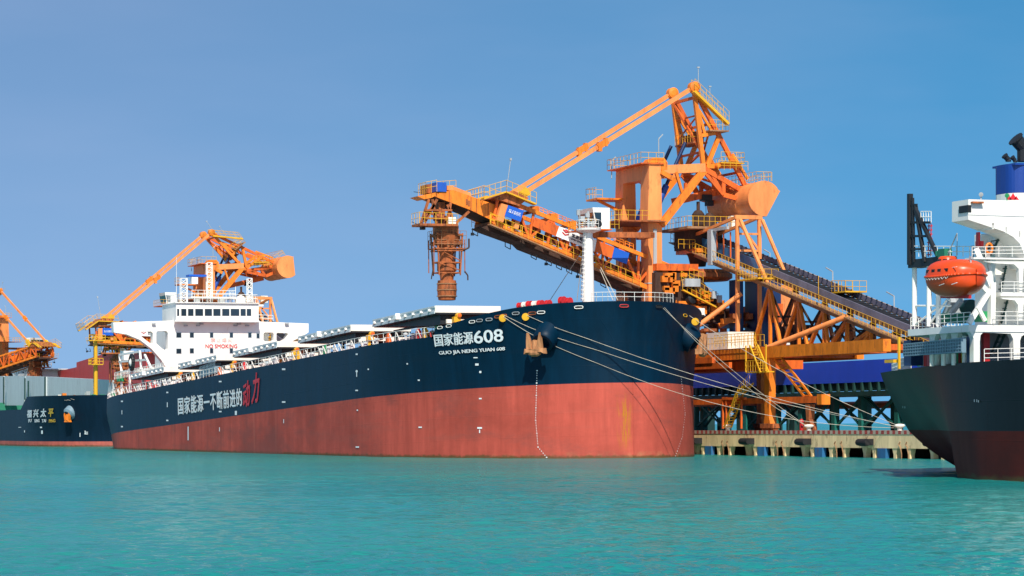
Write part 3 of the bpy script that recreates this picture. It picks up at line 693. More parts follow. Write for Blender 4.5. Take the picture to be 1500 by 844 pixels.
for x, cl in ((-22, 'red'), (-29, 'deep_orange'), (-51, 'green_paint'), (-20.6, 'yellow'), (-62, 'yellow'), (-86, 'red'), (-112, 'yellow'), (-18.4, 'green_paint'), (-98, 'deep_orange'), (-134, 'red')):
    y = -(b1(x, 12.4)-.55); MB().bb((x, y, 12.3), (x+.7, y+.4, 13.35)).bb((x+.1, y+.1, 13.352), (x+.6, y+.3, 13.6)).build('fire_box', M[cl], ship)
pl = MB(); pl.pipe((-150, -12.9, 12.9), (-19, -12.9, 12.9), .16); pl.pipe((-150, -12.4, 12.8), (-19, -12.4, 12.8), .12); pl.build('deck_pipe', M['grey_white'], ship)
# gangway stowed amidships
gw = MB(); gw.beam((-106, -15.6, 13.0), (-98, -15.6, 13.3), .7, .9); gw.rail([(-106, -15.9, 13.4), (-98, -15.9, 13.7)], .6, .7, .03); gw.build('gangway', M['grating'], ship)
# forecastle: winches, rail, mast
for px, py, rr_, cl in ((762, 448, .34, 'red'), (769, 447, .34, 'cream'), (776, 446.5, .4, 'red'), (784, 446, .36, 'cream'), (792, 445.5, .4, 'red'), (803, 445, .38, 'red'), (824, 441, .46, 'red'), (833, 442, .42, 'red')):
    p = ship.matrix_basis.inverted() @ PY(px, py, -3.5 if px < 815 else -1.5)
    wm = MB().lathe([(rr_, -.24), (rr_, -.15), (rr_*.6, -.14), (rr_*.6, .14), (rr_, .15), (rr_, .24)], p, (.9, .45, 0), 20); wm.bb(p-Vector((.3, .3, 2.3)), p+Vector((.3, .3, -.3)))
    wo = wm.build('mooring_winch', M[cl], ship, smooth=True, auto=30)
xr = [-.35, -.1, .15, .4, .6, .8]
pts = [(x, -(b1(x, 14.7)-.25), 14.8) for x in xr]+[(x, (b1(x, 14.7)-.25), 14.8) for x in reversed(xr)]
MB().rail(pts, .85, 1.1, .025).build('bow_railing', M['white'], ship)
inv1 = ship.matrix_basis.inverted()
mx = PY(862, 440, 0).x
def w1(px, py, Y=0.0): return inv1 @ PY(px, py, Y)
def w1x(px, py, X): return inv1 @ PX(px, py, X)
mast = bpy.data.objects.new('foremast', None); COL.objects.link(mast); mast.parent = ship
bse = w1(861.5, 441); top = w1(862, 338); sc = .068
MB().pipe(bse-UP*2, top+UP*.2, .66, .40, 20).build('mast_pole', M['white'], mast, smooth=True, auto=40)
MB().lathe([(.5, 0), (1.2, .25), (1.25, .45)], top-UP*.25, n=20).build('platform', M['white'], mast)
pr = [top+Vector((1.17*math.cos(a), 1.17*math.sin(a), .2)) for a in [2*math.pi*i/10 for i in range(11)]]
MB().rail(pr, .8, .7, .035).build('platform_railing', M['white'], mast)
u = MB(); u.pipe(top, top+UP*1.9, .12); u.bb(top+Vector((-.25, -.9, .9)), top+Vector((.25, -.45, 1.4))); u.bb(top+Vector((-.2, .2, .4)), top+Vector((.2, .6, .9))); u.bb(top+Vector((-.15, -.3, 1.3)), top+Vector((.15, .1, 1.7)))
u.pipe(top+Vector((0, -.9, .2)), top+Vector((0, -.9, 2.1)), .05); u.pipe(top+Vector((0, -1.2, 2.0)), top+Vector((0, -.6, 2.0)), .05); u.bb(top+Vector((-.1, -1.2, 1.5)), top+Vector((.1, -1.0, 1.95))); u.build('mast_lights', M['lettergrey'], mast)
MB().lathe([(.08, 0), (.12, .2), (.34, .55), (.34, .6)], top+Vector((.2, .75, .6)), (1, .1, 0), 14).build('fog_horn', M['black'], mast)
lad = MB(); lad.stair(bse+Vector((.2, -.75, 0)), top+Vector((.2, -.5, -.2)), .4, (1, 0, 0), .4, .05); lad.build('mast_ladder', M['white'], mast)
sy = MB()
for p, q in (((805, 441), (850, 372)), ((845, 441), (853, 375)), ((880, 392), (905, 440)), ((879, 395), (898, 440))): sy.pipe(w1(p[0], p[1], 0), w1(q[0], q[1], 0), .035, n=5)
sy.build('stay_wire', M['rope'], mast)
# deckhouse with bridge wings
HX = -165.0
house = bpy.data.objects.new('deckhouse', None); COL.objects.link(house); house.parent = ship
def yz(px, py, X=HX): p = PX(px, py, X); return (p.y, p.z)
def plate_x(outl, holes, X, depth, name, m_, par):
    vs, fs = outline_geo([yz(*p, X) for p in outl], [[yz(*p, X) for p in h] for h in holes], depth)
    mb = MB(); mb.add([Vector((X-depth/2+v.z, v.x, v.y)) for v in vs], fs); return mb.build(name, m_, par, True)
wing_o = [(166, 472.5), (256, 469.5), (380, 471), (452, 474), (452, 487), (444, 492), (430, 499), (418, 508), (408, 520), (402, 540), (402, 600), (252, 600), (251, 556), (246, 543), (236, 527), (222, 511), (205, 498), (186, 490), (167, 487)]
holes = [[(206, 486), (221, 485.5), (224, 488), (224, 503), (220, 503), (212, 497), (205, 491)], [(231, 485), (244, 485), (246, 488), (246, 511), (243, 514), (238, 511), (229, 503), (229, 487)],
         [(388, 487), (399, 487), (401, 489), (401, 498), (399, 500), (388, 500), (386, 498), (386, 489)], [(406, 487.5), (421, 488), (422, 490), (418, 496), (412, 500), (406, 500), (405, 498), (405, 489)]]
plate_x(wing_o, holes, HX, 1.6, 'front_wall', M['white'], house)
a, b_ = PX(166, 474, HX), PX(452, 486, HX)
MB().bb((HX-4.5, a.y, b_.z+.9), (HX-1.6, b_.y, a.z-.02)).build('bridge_wing', M['white'], house, True)
a, b_ = PX(258, 472, HX), PX(398, 600, HX)
MB().bb((HX-14, a.y, 5), (HX-1.61, b_.y, a.z)).build('accommodation_block', M['white'], house, True)
def xbox(px0, py0, px1, py1, X, dep, mb):
    a, b_ = PX(px0, py0, X), PX(px1, py1, X); return mb.bb((X-dep, a.y, b_.z), (X, b_.y, a.z))
for px, py, ww in ((262, 491, 7), (281, 491, 5.5), (310, 491, 4.5), (339, 491, 4.5), (366, 491, 4.5), (378, 492, 4), (262, 514.5, 7), (281, 514, 5.5), (310, 514, 4.5), (339, 514, 4.5)):
    wf = MB(); xbox(px-ww/2-.8, py-4.3, px+ww/2+.8, py+4.3, HX+.03, .06, wf); wo = wf.build('window', M['grey_white'], house, True)
    pn = MB(); xbox(px-ww/2, py-3.5, px+ww/2, py+3.5, HX+.05, .05, pn); pn.build('pane', M['glass'], wo, True)
BXN = HX+1.4
mb = MB(); xbox(258, 444, 379, 473, BXN, 9, mb); mb.build('wheelhouse', M['white'], house, True)
mb = MB(); xbox(257, 442.6, 380, 445, BXN+.3, 9.6, mb); mb.build('wheelhouse_roof', M['white'], house, True)
mb = MB(); xbox(256.5, 469, 380.5, 472, BXN+.12, 1, mb); mb.build('wheelhouse_sill', M['white'], house, True)
for x0, x1 in ((259.5, 262.5), (265.5, 273), (275.5, 283.5), (286, 297.5), (300, 310.5), (312.5, 323), (325.5, 336), (338, 350.5), (352.5, 360), (361.5, 368)):
    pn = MB(); xbox(x0, 452.5, x1, 462.8, BXN+.03, .06, pn); pn.build('bridge_window', M['glass'], house, True)
t = MB(); text_on(t, '禁止烟火', lambda u, v, k=0: PX(309+31*u, 501.5-6*v, HX+.05), bold=.0, sp=1.35); t.build('warning_sign', mat('faded red lettering', (.75, .30, .26), .6, .15), house, True)
t = MB(); text_on(t, 'NO SMOKING', lambda u, v, k=0: PX(301+46.5*u, 510-5.6*v, HX+.05+.01*k), bold=0, fat=.02); t.build('warning_sign', M['ink_red'], house, True)
# monkey island
rl = MB(); zr = PX(310, 442.6, BXN).z
ya, yb = PX(262, 443, BXN).y, PX(377, 443, BXN).y
rl.rail([(BXN-8, ya, zr), (BXN, ya, zr), (BXN, yb, zr), (BXN-8, yb, zr)], 1.15, 1.2, .04); rl.build('roof_railing', M['white'], house, True)
pf = MB(); xbox(280, 434.5, 346, 437.5, BXN-2, 3.5, pf); xbox(287, 437.5, 293, 443, BXN-2.5, 1.5, pf); xbox(322, 437.5, 329, 443, BXN-2.5, 1.5, pf)
pa, pb = PX(281, 434, BXN-2), PX(345, 434, BXN-2); pf.rail([(BXN-2, pa.y, pa.z), (BXN-2, pb.y, pa.z), (BXN-5, pb.y, pa.z)], .9, .9, .035); pf.build('radar_platform', M['white'], house, True)
def lattice(px, y0, y1, ww, X):
    mb = MB(); a, b_ = PX(px-ww/2, y0, X), PX(px+ww/2, y1, X); n_ = max(3, int((b_.z-a.z)/.7))
    for yy in (a.y, b_.y):
        for xx in (X, X-.7): mb.pipe((xx, yy, a.z), (xx, yy, b_.z), .06, n=6)
    for i in range(n_):
        z0, z1 = a.z+(b_.z-a.z)*i/n_, a.z+(b_.z-a.z)*(i+1)/n_
        mb.pipe((X, a.y, z0), (X, b_.y, z1), .04, n=5); mb.pipe((X, a.y, z1), (X, b_.y, z1), .05, n=5); mb.pipe((X-.7, b_.y, z0), (X-.7, a.y, z1), .04, n=5)
    return mb
lattice(307.5, 443, 385, 7, BXN-3).build('radar_mast', M['white'], house, True)
lattice(366.5, 443, 408, 6, BXN-2).build('signal_mast', M['white'], house, True)
lattice(270, 443, 408, 9, BXN-2).build('signal_mast', M['white'], house, True)
mb = MB(); mb.bb(PX(277, 405, BXN-3), PX(298, 403.5, BXN-5)); mb.build('awning', M['sign_blue'], house, True)
mb = MB(); xbox(281, 406, 290, 416, BXN-3, 1, mb); mb.build('radar_box', M['white'], house, True)
p = PX(352.5, 440.5, BXN-2.5); MB().lathe([(.25, -.9), (.6, -.6), (.78, -.1), (.7, .35), (.45, .65), (.1, .8)], p, n=18).build('radome', M['white'], house, True, True)
mb = MB(); mb.pipe(PX(258.5, 444, BXN), PX(258.5, 377, BXN), .05, .02, n=5); mb.pipe(PX(345, 434, BXN-2), PX(345, 420, BXN-2), .05, n=5); mb.build('whip_antenna', M['white'], house, True)
mb = MB(); xbox(254, 446, 259, 466, HX-1, 3, mb); mb.rail([PX(254, 446, HX-1), PX(260, 446, HX-1)], .9, .6, .04); xbox(374, 446, 386, 449, HX-1, 3, mb); mb.rail([PX(378, 470, HX-.5), PX(400, 471, HX-.5)], .9, .9, .04); mb.build('side_platform', M['white'], house, True)
mb = MB()
for px in (225, 295, 350, 420): mb.bb(PX(px-2, 473, HX+.4), PX(px+2, 475.5, HX-.1))
for px in (272, 290, 345, 362): mb.bb(PX(px-2, 476, HX+.4), PX(px+2, 478, HX-.1))
mb.build('flood_light', M['lettergrey'], house, True)
# stern quarter: boat davit, hose reel, frames
sq = MB()
for p, q in (((178, 545), (178, 578)), ((190, 540), (190, 575)), ((205, 540), (212, 570)), ((220, 545), (226, 568)), ((175, 520), (205, 515)), ((175, 530), (215, 527)), ((178, 545), (225, 540)), ((175, 520), (178, 545)), ((205, 515), (207, 545)), ((212, 520), (224, 545))):
    sq.beam(PY(*p, -13.5), PY(*q, -13.5), .28)
sq.rail([PY(168, 556, -14), PY(200, 550, -14), PY(240, 542, -14)], 1.0, 1.0, .04)
sq.build('boat_davit', M['white'], ship, True)
p = PY(193, 531, -14.2); rg = MB().tube([p+Vector((1.0*math.cos(a)*1.0, 0, 1.0*math.sin(a))) for a in [2*math.pi*i/20 for i in range(21)]], .28, 8); rg.build('hose_reel', M['black'], ship, True)
MB().lathe([(.2, -.4), (.55, -.2), (.55, .2), (.2, .4)], p, (0, 1, 0), 12).build('reel_core', M['white'], ship, True)
MB().bb(PY(176, 528, -12.5), PY(196, 514, -11)).build('winch_house', M['white'], ship, True)
p = PY(171, 559, -14); MB().bb(p, p+Vector((1.5, .8, .8))).build('green_locker', M['green_paint'], ship, True)
p = PY(206, 540, -13); MB().lathe([(.35, -.1), (.35, .1), (.2, .12), (.2, -.12)], p, (1, -1, 0), 12).build('lifebuoy', M['orange'], ship, True)
# ------------------------------------------------------------------ ship loader
NX, FX = -39.5, -47.0               # the near and the far frame of the machine stand in these planes
LB = Vector((-43.0, 22.0, PZT))
PIV = PX(1032, 247, -43)            # hinge of boom, mast and counterweight
UPPER = []                          # parts that tilt with the boom
def N(px, py, X=NX): return PX(px, py, X)
def both(p, X2=FX): return (p, Vector((X2, p.y, p.z)))
def make_loader():
    L = thing('ship_loader', 'tall orange ship loader with a raised boom over the main ship and a counterweight drum', 'ship loader', LB, 'orange ship loaders on the pier')
    def B(mb, name, m_, par=L, smooth=False, up=False, auto=40):
        o = mb.build(name, M[m_] if isinstance(m_, str) else m_, par, True, smooth, auto if smooth else None)
        if up: UPPER.append(o.name)
        return o
    # --- portal columns of the upper frame
    for X0, X1 in ((NX-2.3, NX), (FX-2.2, FX+.1)):
        mb = MB(); t0, t1 = N(951, 238), N(968, 238); m0, m1 = N(949, 322), N(970, 322); q0, q1 = N(950, 324), N(970, 324); e0 = N(950, 470)
        mb.prism([Vector((X0, p.y, p.z)) for p in (t0, t1, m1, m0)], (X1-X0, 0, 0)); B(mb, 'column_head', 'salmon')
        mb = MB(); mb.prism([Vector((X0+.1, q0.y, m0.z-.06)), Vector((X0+.1, q1.y, m1.z-.06)), Vector((X0+.1, q1.y, 10.8)), Vector((X0+.1, q0.y, 10.8))], (X1-X0-.2, 0, 0)); B(mb, 'column', 'salmon')
        mb = MB(); mb.bb((X0-.25, q0.y-.35, m0.z-.16), (X1+.25, q1.y+.35, m0.z-.02)); B(mb, 'column_flange', 'walk')
        mb = MB()
        for zz in (13.2, 15.8, 18.6): mb.bb((X0+.06, q0.y-.05, zz), (X1-.06, q1.y+.05, zz+.14))
        mb.bb((X1-.1, q0.y+.55, 11), (X1+.06, q0.y+.95, m0.z-1)); B(mb, 'cable_tray', 'lettergrey')
    a, b_ = N(949, 239), N(968, 262)
    mb = MB().bb((FX+.1, a.y+.1, b_.z), (NX-2.3, b_.y-.1, a.z-.05)); B(mb, 'cross_beam', 'salmon')
    mb = MB(); pz = a.z+.02; mb.bb((FX-2.2, a.y-.9, pz-.12), (NX+.2, b_.y+.3, pz)); B(mb, 'top_platform', 'deep_orange')
    mb = MB().rail([(NX+.2, b_.y+.3, pz), (NX+.2, a.y-.9, pz), (FX-2.2, a.y-.9, pz), (FX-2.2, b_.y+.3, pz)], 1.15, 1.0, .028); mb.rail([(FX-3.4, a.y-1, pz-3.3), (FX-3.4, a.y-3, pz-3.3), (FX-.4, a.y-3, pz-3.3)], 1.2, .9, .028); B(mb, 'platform_railing', 'yellow')
    mb = MB().bb((FX-3.4, a.y-3, pz-3.5), (FX+0, a.y+1, pz-3.3)); mb.beam((FX-1, a.y-2.6, pz-3.5), (FX-1, a.y+.4, pz-4.8), .3); B(mb, 'side_platform', 'orange')
    mb = MB()
    for px, py, X in ((965, 230, NX), (896, 262, FX-3)):
        p = N(px, py, X); mb.pipe(p, p+UP*2.0, .06, n=6); mb.beam(p+UP*2, p+UP*2.5+Vector((0, .5, 0)), .1)
    B(mb, 'lamp_post', 'lettergrey')
    p = N(956, 232); mb = MB().prism([N(951, 239), N(956, 231.5), N(973, 231.5), N(978, 238), N(978, 249), N(969, 249), N(968, 239)], (-2.2, 0, 0)); B(mb, 'bearing_block', 'orange')
    # --- struts from the columns to the hinge
    for X in (NX-.4, FX-.6):
        mb = MB().beam(N(968, 249, X) if X > -42 else both(N(968, 249))[1], both(N(1032, 246))[0] if X > -42 else both(N(1032, 246))[1], .7, .95, UP)
        B(mb, 'hinge_beam', 'salmon')
        q = both(N(968, 330))[0 if X > -42 else 1]; h = both(N(1031, 249))[0 if X > -42 else 1]
        mb = MB().beam(q, h, .6, .8, UP); B(mb, 'hinge_strut', 'orange')
        mb = MB().beam(both(N(968, 252))[0 if X > -42 else 1], both(N(985, 262))[0 if X > -42 else 1], .5); mb.beam(both(N(990, 252))[0 if X > -42 else 1], both(N(1000, 285))[0 if X > -42 else 1], .3); B(mb, 'gusset_brace', 'orange')
    mb = MB(); h = PIV; mb.lathe([(.18, -4.2), (.28, -4.15), (.28, -3.4), (.18, -3.3), (.18, 3.3), (.28, 3.4), (.28, 3.9), (.18, 4.0)], h, (1, 0, 0), 18); B(mb, 'hinge_pin', 'orange', smooth=True)
    mb = MB(); z = h.z+.4; yy = h.y
    mb.rail([(NX+.6, yy+.2, z), (NX+.6, yy+3.0, z), (FX-.3, yy+3.0, z)], 1.1, .8, .028); mb.bb((FX-.3, yy+.2, z-.15), (NX+.6, yy+3.0, z)); mb.rail([(NX+.7, yy-.2, z-.9), (NX+.7, yy+3.4, z-.9)], 1.0, .7, .028); B(mb, 'hinge_platform', 'yellow')
    # --- mast
    for k, X in enumerate((NX-.5, FX+1.0)):
        ap, ft, rr_, re = N(1019, 128), N(1033, 245), N(1025, 140), N(1097, 277)
        g = lambda p: Vector((X, p.y, p.z))
        mb = MB().beam(g(ap), g(ft), .44, .46); B(mb, 'mast_front_leg', 'orange', up=True)
        mb = MB().beam(g(rr_), g(re), .44, .46); B(mb, 'mast_back_leg', 'deep_orange', up=True)
        mb = MB(); mb.beam(g(N(1029, 198)), g(N(1058, 194)), .32, .36); mb.beam(g(N(1039, 241)), g(N(1056, 199)), .42, .46); mb.beam(g(N(1026, 160)), g(N(1046, 192)), .25); mb.beam(g(N(1060, 210)), g(N(1075, 231)), .3); mb.beam(g(N(1037, 243)), g(N(1086, 243)), .5, .5); mb.beam(g(N(1075, 225)), g(N(1098, 262)), .3); mb.beam(g(N(1022, 150)), g(N(1036, 200)), .3)
        B(mb, 'mast_brace', 'orange', up=True)
        mb = MB(); mb.beam(g(N(1034, 247)), g(N(1100, 285)), .5, .55); mb.beam(g(N(1033, 250)), g(N(1062, 285)), .34, .36); mb.beam(g(N(1062, 264)), g(N(1062, 285)), .4); mb.beam(g(N(1062, 285)), g(N(1080, 290)), .5); mb.beam(g(N(1045, 255)), g(N(1062, 285)), .35); B(mb, 'counterweight_arm', 'deep_orange', up=True)
        mb = MB().lathe([(.3, -.5), (.6, -.42), (.6, .42), (.3, .5)], g(N(1019, 127)), (1, 0, 0), 18); mb.beam(g(N(1013, 129)), g(N(1026, 139)), .6, .5); B(mb, 'mast_head', 'orange', smooth=False, up=True)
    A, C_ = NX-.5, FX+1.0
    mb = MB()
    for (px, py, ww) in ((1021, 142, .3), (1025, 168, .16), (1031, 222, .24), (1034, 242, .36)):
        mb.beam(N(px, py, A), both(N(px, py))[0]*0+Vector((C_, N(px, py).y, N(px, py).z)), ww)
    pr = [N(x, y) for x, y in ((1020, 140), (1025, 168), (1028, 196), (1031, 222), (1034, 242))]
    p, q = pr[0], pr[3]; mb.beam((C_, p.y, p.z), (A, q.y, q.z), .3); mb.beam((A, pr[3].y, pr[3].z), (C_, pr[4].y, pr[4].z), .22); mb.beam((C_, pr[2].y, pr[2].z), (A, pr[1].y, pr[1].z), .14)
    for (px, py) in ((1045, 180), (1085, 252)):
        p = N(px, py); mb.beam((A, p.y, p.z), (C_, p.y, p.z), .26)
    p, q = N(1045, 180), N(1065, 216); mb.beam((A, p.y, p.z), (C_, q.y, q.z), .18)
    p, q = N(1034, 246), N(1092, 281); mb.beam((A, p.y, p.z), (C_, q.y, q.z), .26); mb.beam((C_, p.y, p.z), (A, q.y, q.z), .26)
    B(mb, 'mast_cross_bracing', 'deep_orange', up=True)
    mb = MB(); p, q = N(1016, 134, NX+.1), N(1066, 182, NX+.1); mb.beam(p, q, .8, .26, (0, 0, 1)); B(mb, 'mast_stair', 'yellow', up=True)
    mb = MB(); mb.rail([p+Vector((.4, 0, .2)), q+Vector((.4, 0, .2))], 1.15, .9, .026); mb.rail([p+Vector((-.5, 0, .2)), q+Vector((-.5, 0, .2))], 1.15, .9, .026)
    r0 = N(1040, 190, NX+.4); r1 = N(1068, 184, NX+.4); mb.rail([r0, Vector((r0.x, r1.y, r0.z)), Vector((FX, r1.y, r0.z))], 1.1, .9, .026); B(mb, 'mast_railing', 'yellow', up=True)
    mb = MB(); mb.bb((FX+.6, r0.y, r0.z-.15), (NX+.4, r1.y, r0.z)); B(mb, 'mast_platform', 'walk', up=True)
    mb = MB(); c0 = N(994, 212, -45); c1 = N(1015, 203, -45); mb.bb((-46, c0.y, c0.z-.2), (-41, c1.y, c0.z)); mb.bb((-45.5, c0.y+.3, c0.z), (-44, c1.y, c0.z+.9)); mb.bb((-43, c0.y+.5, c0.z), (-42, c1.y, c0.z+1.2)); B(mb, 'winch_platform', 'rusty', up=True)
    mb = MB().rail([(-41, c1.y, c0.z), (-41, c0.y, c0.z), (-46, c0.y, c0.z)], 1.1, .7, .026); B(mb, 'winch_railing', 'yellow', up=True)
    for X in (-41.2, -45.2):
        g = lambda p: Vector((X, p.y, p.z))
        mb = MB().pipe(g(N(1013, 207)), g(N(982, 276)), .2, n=12); B(mb, 'cylinder_rod', 'hydraulic', smooth=True)
        mb = MB().pipe(g(N(985, 270)), g(N(962, 322)), .36, n=14); B(mb, 'cylinder_barrel', 'blue', smooth=True)
    mb = MB()
    for px, py in ((1023, 122), (1040, 150)):
        p = N(px, py); mb.pipe(p, p+UP*1.7, .04, n=5); mb.box(p+UP*1.75, (.2, .3, .12))
    B(mb, 'mast_lamp', 'lettergrey', up=True)
    # --- counterweight drum with a flattened side
    cc = PX(1120, 291, -36.5); pts = []; rad = 1.95
    for i in range(48):
        a = 2*math.pi*i/48; y, z_ = math.cos(a)*rad, math.sin(a)*rad
        pts.append((y, z_))
    pl = [(y, z_) for y, z_ in pts if not (y > .3 and z_ < .75 and (y-.3)*.9+(.75-z_)*.3 > 1.25*0+0 and y*1.0+(-z_)*.55 > 1.05)]
    pl = [(y, z_) for y, z_ in pl] 
    i0 = min(range(len(pl)), key=lambda i: (pl[i][0]-.3)**2+(pl[i][1]+1.95)**2)
    pl2 = [p for p in pts if p[0]*.86-p[1]*.5 <= 1.2]
    corner = (1.9, .86)
    poly = sorted(pl2+[corner], key=lambda p: math.atan2(p[1], p[0]))
    mb = MB().prism([cc+Vector((0, y, z_)) for y, z_ in poly], (-11.2, 0, 0)); B(mb, 'counterweight_drum', 'salmon', up=True)
    mb = MB()
    for dx in (-.04, -3.6, -7.2, -11.1): mb.prism([cc+Vector((dx, y*1.012, z_*1.012)) for y, z_ in poly], (-.12, 0, 0))
    B(mb, 'drum_rib', 'salmon', up=True)
    mb = MB(); z = cc.z+1.95; mb.rail([(cc.x, cc.y+.8, z), (cc.x, cc.y-1.0, z), (cc.x-11, cc.y-1.0, z)], 1.0, .9, .026); mb.rail([(cc.x, cc.y+.9, z), (cc.x-11, cc.y+.9, z)], 1.0, .9, .026); B(mb, 'drum_railing', 'yellow', up=True)
    mb = MB(); mb.beam(N(985, 296, -43), N(1068, 277, -43), .5, .8); mb.beam(N(1004, 268, -43), N(1004, 290, -43), .3); mb.beam(N(1045, 258, -43), N(1045, 284, -43), .3); B(mb, 'monorail_beam', 'deep_orange')
    mb = MB(); p = N(1034, 290, -43); mb.box(p, (.9, 1.2, .7)); mb.box(p-UP*.6+Vector((0, .4, 0)), (.7, .8, .6)); mb.pipe(p-UP*.5, p-UP*2.1, .03, n=5); B(mb, 'hoist_trolley', 'black')
    # --- boom truss
    tn, tf = -40.3, -45.7
    T0, T1, Q0, Q1 = N(730, 289, tn), N(986, 392, tn), N(721, 327, tn), N(986, 437, tn)
    for X, nm in ((tn, 'near'), (tf, 'far')):
        g = lambda p: Vector((X, p.y, p.z))
        mb = MB().beam(g(T0), g(T1), .36, .42, UP); mb.beam(g(Q0), g(Q1), .42, .48, UP); B(mb, 'boom_chord', 'orange', up=True)
        mb = MB(); K = 10
        for i in range(K+1):
            a, b_ = g(T0.lerp(T1, i/K)), g(Q0.lerp(Q1, i/K)); mb.beam(a, b_, .24, .28)
            if i < K:
                c, d_ = g(T0.lerp(T1, (i+1)/K)), g(Q0.lerp(Q1, (i+1)/K))
                if i % 2: mb.beam(a, d_, .24, .26)
                else: mb.beam(b_, c, .24, .26)
        B(mb, 'boom_lattice', 'deep_orange', up=True)
    mb = MB()
    for i in range(11):
        for P0, P1 in ((T0, T1), (Q0, Q1)):
            p = P0.lerp(P1, i/10); mb.beam((tn, p.y, p.z), (tf, p.y, p.z), .3)
    B(mb, 'boom_cross_member', 'rusty', up=True)
    mb = MB(); mb.beam((-43, Q0.y, Q0.z+1.3), (-43, Q1.y, Q1.z+1.2), 1.6, .25, UP); B(mb, 'boom_belt', 'belt', up=True)
    mb = MB(); mb.prism([N(690, 336, -44.8), N(705, 331, -44.8), N(735, 340, -44.8), N(985, 443, -44.8), N(985, 458, -44.8), N(940, 441, -44.8), N(850, 402, -44.8), N(757, 366, -44.8), N(750, 359, -44.8), N(700, 341, -44.8)], (3.4, 0, 0)); B(mb, 'boom_trough', 'dark_rust', up=True)
    mb = MB()
    for i, px in enumerate((692, 740, 778, 800, 815, 830, 846, 862, 880, 905)):
        py = 337+(px-692)*.405
        p = N(px, py, -41.2); mb.tube([p+UP*.2, p-UP*.35, p-UP*.4+Vector((0, .6, -.25)), p+Vector((0, .6, -.1))], .05, 5)
        if i % 3 == 0: mb.box(p-UP*.45, (.3, .3, .3))
    B(mb, 'trough_bracket', 'black', up=True)
    mb = MB(); wq0, wq1 = N(716, 329, tn+.7), N(936, 421, tn+.7); mb.beam(wq0, wq1, .9, .12, UP); B(mb, 'boom_walkway', 'walk', up=True)
    mb = MB().rail([wq0+Vector((.45, 0, .1)), wq1+Vector((.45, 0, .1))], 1.15, .95, .028); mb.rail([wq0+Vector((-5.6, 0, .1)), wq1+Vector((-5.6, 0, .1))], 1.15, .95, .028)
    mb.rail([N(719, 330, tn+.2), N(719, 330, tn+.2)+Vector((0, 3.6, -1.2))], 1.2, .6, .06); B(mb, 'boom_railing', 'yellow', up=True)
    mb = MB(); rr = random.Random(4)
    for i in range(26):
        p = Q0.lerp(Q1, (i+.5)/26*.86+.02); mb.box(p+Vector((-rr.uniform(.8, 4.6), 0, rr.uniform(.6, 1.8))), (rr.uniform(.4, 1.2), rr.uniform(.4, 1.1), rr.uniform(.3, .9)))
    B(mb, 'boom_idlers', 'rusty', up=True)
    # sheet panels and signs on the boom side
    pX = tn+.42
    def panel(c4, m_, nm, dx=0.0, th=.1):
        pp = [N(*c, pX+dx) for c in c4]; mb = MB().prism(pp, (-th, 0, 0)); return B(mb, nm, m_, up=True), pp
    panel([(784, 318.5), (819, 331.5), (814, 346), (780, 331)], 'deep_orange', 'side_panel')
    o, pp = panel([(819.3, 331.6), (874, 352), (871, 368.5), (814.5, 346)], 'sign_white', 'company_sign')
    panel([(874.3, 352.2), (900, 362), (896, 378.5), (871.3, 368.6)], 'deep_orange', 'side_panel')
    panel([(900.3, 362.2), (922, 371), (918, 387), (896.3, 378.6)], 'sign_blue', 'side_panel')
    qm = quad_map(*[N(*c, pX+.03) for c in ((814.5, 346), (871, 368.5), (874, 352), (819.3, 331.6))])
    lg = MB()
    for dx, dy in ((0, .30), (0, -.02)):
        for s_ in (-1, 1):
            for k in (0, 1):
                x0 = .20+s_*.004+(s_*.0); y0 = .36+dy*.8
                lg.add([qm(.20+s_*(.0), y0), qm(.20+s_*.085, y0+.17), qm(.20+s_*.085, y0+.31), qm(.20+s_*.0, y0+.14)], [(0, 1, 2, 3)])
    lg.add([qm(.20, .78), qm(.255, .88), qm(.20, .97), qm(.145, .88)], [(0, 1, 2, 3)])
    lo_ = lg.build('sign_emblem', M['ink_red'], o, True)
    tx = MB(); text_on(tx, '国家能源', lambda u, v, k=0: qm(.36+.42*u, .46+.34*v, k), bold=0, fat=.02); text_on(tx, 'CHN ENERGY', lambda u, v, k=0: qm(.36+.42*u, .22+.15*v, k), bold=0, fat=.02); tx.build('sign_lettering', M['ink_dark'], o, True)
    c4 = [(744.5, 300.5), (767.5, 308.5), (762.5, 325), (739.5, 316.5)]; o, pp = panel(c4, 'sign_blue', 'number_sign', .5, .12)
    qm2 = quad_map(*[N(*c4[i], pX+.53) for i in (3, 2, 1, 0)]); tx = MB(); text_on(tx, 'SL1', lambda u, v, k=0: qm2(.14+.25*u, .42+.28*v, k), bold=0, fat=.015); text_on(tx, '装船机', lambda u, v, k=0: qm2(.45+.44*u, .40+.32*v, k), bold=0); tx.build('sign_lettering', M['ink_white'], o, True)
    mb = MB(); mb.prism([N(735, 298, pX+.3), N(745, 301, pX+.3), N(737, 326, pX+.3), N(727, 323, pX+.3)], (-.8, 0, 0)); mb.beam(N(762, 306, tn+.3), N(755, 335, tn+.3), .5); B(mb, 'stay_frame', 'salmon', up=True)
    # stay-foot platform
    f0, f1 = N(712, 289, -39.5), N(790, 303, -39.5)
    mb = MB(); mb.prism([N(722, 290, -39.6), N(752, 279, -39.6), N(775, 290, -39.6), N(760, 302, -39.6)], (-6.4, 0, 0)); B(mb, 'stay_foot', 'rusty', up=True)
    mb = MB(); fp = [N(709, 291, -39.0), N(742, 281, -39.0), N(786, 299, -39.0)]
